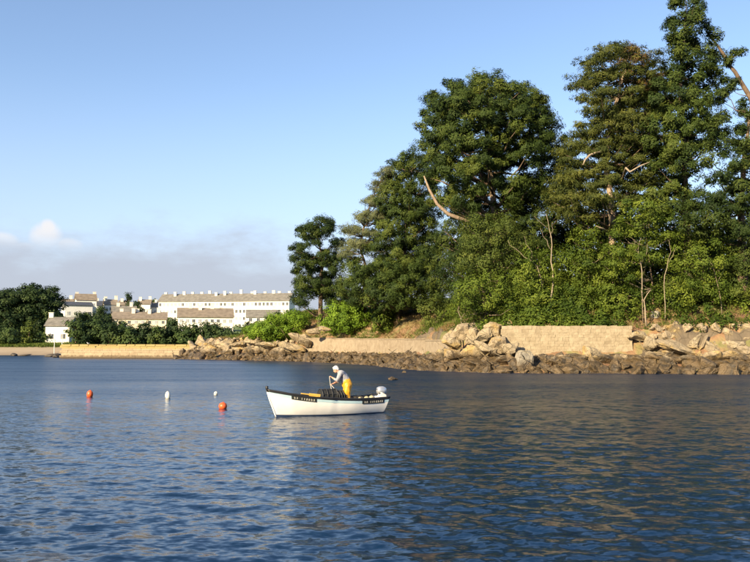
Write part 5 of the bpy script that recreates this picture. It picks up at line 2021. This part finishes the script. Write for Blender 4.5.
SKIN = plain('skin', (0.504, 0.27, 0.18), 0.55, var=0.08, scale=20)
SHIRT = plain('grey_shirt', (0.296, 0.296, 0.328), 0.9, var=0.12, scale=9, bump=0.3, bscale=25)
OILS = plain('yellow_oilskin', (0.592, 0.288, 0.0144), 0.42, var=0.15, scale=7, bump=0.3, bscale=9)
HAIR = plain('white_hair', (0.72, 0.70, 0.67), 0.85, var=0.12, scale=25, bump=0.8, bscale=60)
BOOT = plain('rubber_boot', (0.03, 0.035, 0.03), 0.5)

feet = on_boat((-0.84, 0.05, 0.11))
man = tag(empty('person', feet, R(180 + 4)), 'white-haired person in grey shirt and yellow oilskin trousers, bent over hauling a line', 'person')
# local frame: +x forwards (the way he faces), +y his left (towards the camera), z up
HEADC = Vector((0.43, 0.02, 1.535))
hr = Matrix.Rotation(R(28), 3, 'Y')                        # head bowed
LS, RS_ = Vector((0.25, 0.20, 1.385)), Vector((0.27, -0.19, 1.36))
LE, LW = Vector((0.40, 0.27, 1.13)), Vector((0.57, 0.16, 1.235))
RE, RW = Vector((0.36, -0.20, 1.06)), Vector((0.54, -0.06, 0.99))


def finger_set(wrist, palm_dir, up_dir, side_dir, curl, thumb_sign):
    out_ = []
    pd, ud, sd = palm_dir.normalized(), up_dir.normalized(), side_dir.normalized()
    pc = wrist + pd * 0.055
    out_.append(('e', pc, (0.052, 0.042, 0.020), Matrix((pd, sd, ud)).transposed()))
    for i_, (o_, ln) in enumerate(((-0.030, 0.068), (-0.010, 0.078), (0.010, 0.073), (0.029, 0.058))):
        b0 = pc + pd * 0.040 + sd * o_
        b1 = b0 + (pd * 0.9 - ud * curl * 0.5).normalized() * ln * 0.45
        b2 = b1 + (pd * 0.25 - ud * curl).normalized() * ln * 0.35
        b3 = b2 + (-pd * 0.5 - ud * curl * 0.8).normalized() * ln * 0.28
        out_.append(('c', (b0, b1, b2, b3), (0.0105, 0.0098, 0.009, 0.008)))
    t0 = wrist + pd * 0.025 + sd * 0.033 * thumb_sign
    t1 = t0 + (pd * 0.6 + sd * 0.7 * thumb_sign - ud * 0.3).normalized() * 0.042
    t2 = t1 + (pd * 0.8 - ud * 0.7 * curl).normalized() * 0.034
    out_.append(('c', (t0, t1, t2), (0.014, 0.0115, 0.0095)))
    return out_


def hm(v):
    return HEADC + hr @ Vector(v)


body = [
    ('c', ((0, 0, 0.98), (0.06, 0, 1.12), (0.16, 0, 1.27), (0.24, 0, 1.37)), (0.145, 0.14, 0.145, 0.12)),
    ('c', ((0.14, 0.08, 1.28), (0.22, 0.13, 1.37), LS), (0.10, 0.085, 0.068)), ('c', ((0.15, -0.08, 1.27), (0.24, -0.13, 1.35), RS_), (0.10, 0.085, 0.068)),
    ('c', ((0.25, 0, 1.38), (0.33, 0.01, 1.455), hm((-0.02, 0, -0.06))), (0.085, 0.062, 0.058)),
    ('e', hm((-0.010, 0, 0.020)), (0.098, 0.077, 0.105), hr), ('e', hm((0.030, 0, -0.055)), (0.068, 0.060, 0.068), hr),
    ('e', hm((0.055, 0, -0.100)), (0.030, 0.030, 0.024), hr), ('c', (hm((0.082, 0, 0.005)), hm((0.108, 0, -0.035)), hm((0.098, 0, -0.043))), (0.010, 0.016, 0.014)),
    ('e', hm((-0.005, 0.078, -0.015)), (0.022, 0.012, 0.034), hr), ('e', hm((-0.005, -0.078, -0.015)), (0.022, 0.012, 0.034), hr),
    ('c', (hm((0.078, 0.045, 0.022)), hm((0.088, 0, 0.026)), hm((0.078, -0.045, 0.022))), (0.011, 0.011, 0.011)),
    ('c', (hm((0.085, 0.022, -0.070)), hm((0.093, 0, -0.070)), hm((0.085, -0.022, -0.070))), (0.008, 0.010, 0.008)),
    ('c', (LS, LE), (0.058, 0.044)), ('c', (LE, LE.lerp(LW, .35), LW), (0.044, 0.042, 0.028)),
    ('c', (RS_, RE), (0.058, 0.044)), ('c', (RE, RE.lerp(RW, .35), RW), (0.044, 0.042, 0.028)),
    ('c', ((0.0, 0.10, 0.95), (0.02, 0.12, 0.52), (-0.02, 0.13, 0.09)), (0.095, 0.062, 0.045)), ('c', ((0.0, -0.10, 0.95), (0.06, -0.13, 0.52), (0.03, -0.15, 0.09)), (0.095, 0.062, 0.045)),
    ('c', ((-0.05, 0.13, 0.05), (0.12, 0.14, 0.04)), (0.045, 0.038)), ('c', ((0.0, -0.15, 0.05), (0.17, -0.16, 0.04)), (0.045, 0.038)),
]
body += finger_set(LW, (LW - LE) * 1 + Vector((0.0, -0.03, 0.02)), Vector((0.2, 0.2, 1)), Vector((0.3, -1, 0)), 1.0, 1)
body += finger_set(RW, (RW - RE) + Vector((0.05, 0.02, 0.02)), Vector((0.4, 0.0, 1)), Vector((0.2, 1, 0)), 1.0, 1)
bo = link('body', blob_mesh('body', body, 0.008, 4), SKIN, man)
# eyes and brows
for sy in (1, -1):
    MB().lathe([(0.003, -0.011), (0.0095, -0.006), (0.011, 0.0), (0.0095, 0.006), (0.003, 0.011)], hm((0.080, sy * 0.031, 0.004)), 10).build('eye', plain('eye_dark', (0.04, 0.03, 0.025), 0.2), bo, smooth=True)
    MB().tube([hm((0.088, sy * 0.012, 0.028)), hm((0.090, sy * 0.03, 0.032)), hm((0.078, sy * 0.05, 0.026))], [0.006, 0.008, 0.005], 6).build('eyebrow', HAIR, bo, smooth=True)
hair = [('e', hm((-0.022, 0, 0.040)), (0.102, 0.086, 0.096), hr), ('e', hm((-0.060, 0, -0.005)), (0.062, 0.080, 0.078), hr), ('e', hm((0.035, 0, 0.088)), (0.055, 0.062, 0.038), hr),
        ('e', hm((-0.015, 0.060, 0.010)), (0.038, 0.028, 0.050), hr), ('e', hm((-0.015, -0.060, 0.010)), (0.038, 0.028, 0.050), hr)]
link('hair', blob_mesh('hair', hair, 0.007, 3, (0.008, 45)), HAIR, man)
shirt = [
    ('c', ((0.0, 0, 0.99), (0.05, 0, 1.12), (0.14, 0, 1.27), (0.22, 0, 1.37)), (0.165, 0.175, 0.172, 0.145)),
    ('c', ((0.03, 0.0, 1.10), (0.12, 0.06, 1.27), (0.2, 0.12, 1.37), LS), (0.15, 0.13, 0.105, 0.085)), ('c', ((0.03, 0, 1.10), (0.13, -0.06, 1.27), (0.2, -0.12, 1.36), RS_), (0.15, 0.13, 0.105, 0.085)),
    ('c', (LS, LS.lerp(LE, .5), LE, LE.lerp(LW, .40)), (0.085, 0.076, 0.066, 0.056)), ('c', (RS_, RS_.lerp(RE, .5), RE), (0.085, 0.076, 0.064)),
    ('c', ((0.25, 0, 1.385), (0.325, 0.01, 1.45)), (0.10, 0.072)),
]
link('shirt', blob_mesh('shirt', shirt, 0.012, 3, (0.016, 11)), SHIRT, man)
trousers = [
    ('c', ((0.035, 0, 1.10), (0.005, 0, 1.0), (-0.01, 0, 0.92)), (0.185, 0.20, 0.195)),
    ('e', (-0.07, 0.07, 0.95), (0.12, 0.11, 0.13), None), ('e', (-0.07, -0.07, 0.95), (0.12, 0.11, 0.13), None),
    ('c', ((-0.01, 0.10, 0.92), (0.01, 0.12, 0.7), (0.02, 0.125, 0.52), (0.0, 0.13, 0.3), (-0.01, 0.13, 0.12)), (0.150, 0.140, 0.130, 0.122, 0.125)),
    ('c', ((-0.01, -0.10, 0.92), (0.03, -0.12, 0.7), (0.06, -0.13, 0.52), (0.04, -0.145, 0.3), (0.02, -0.15, 0.12)), (0.150, 0.140, 0.130, 0.122, 0.125)),
]
link('trousers', blob_mesh('trousers', trousers, 0.012, 3, (0.022, 9)), OILS, man)
for y_, x_ in ((0.13, -0.02), (-0.15, 0.02)):
    link('boot', blob_mesh('boot', [('c', ((x_, y_, 0.16), (x_, y_, 0.06)), (0.068, 0.062)), ('c', ((x_ - .03, y_, 0.045), (x_ + 0.16, y_, 0.04)), (0.048, 0.045))], 0.012, 3), BOOT, man)
# the lines he hauls
MAN = Matrix.LocRotScale(man.location, man.rotation_euler, Vector((1, 1, 1)))
hl = MAN @ (LW + Vector((0.10, -0.03, 0.03)))
hrr = MAN @ (RW + Vector((0.09, 0.03, -0.02)))
ROPE = plain('pale_rope', (0.55, 0.52, 0.45), 0.9)
pt = on_boat((-0.14, 0.12, 0.90))
o = MB().tube([hl + Vector((0, 0, .02)), hl, hl.lerp(pt, .5) + Vector((-.01, 0, -.02)), pt], 0.009, 6).build('rope', ROPE)
tag(o, "pale line running from the fisherman's raised hand down to the lobster pot", 'rope')
pt2 = on_boat((-0.42, 0.12, 0.80))
o = MB().tube([hrr + Vector((0, 0, .02)), hrr, pt2.lerp(hrr, .5), pt2], 0.009, 6).build('rope', ROPE)
tag(o, "short line hanging from the fisherman's lower hand", 'rope')
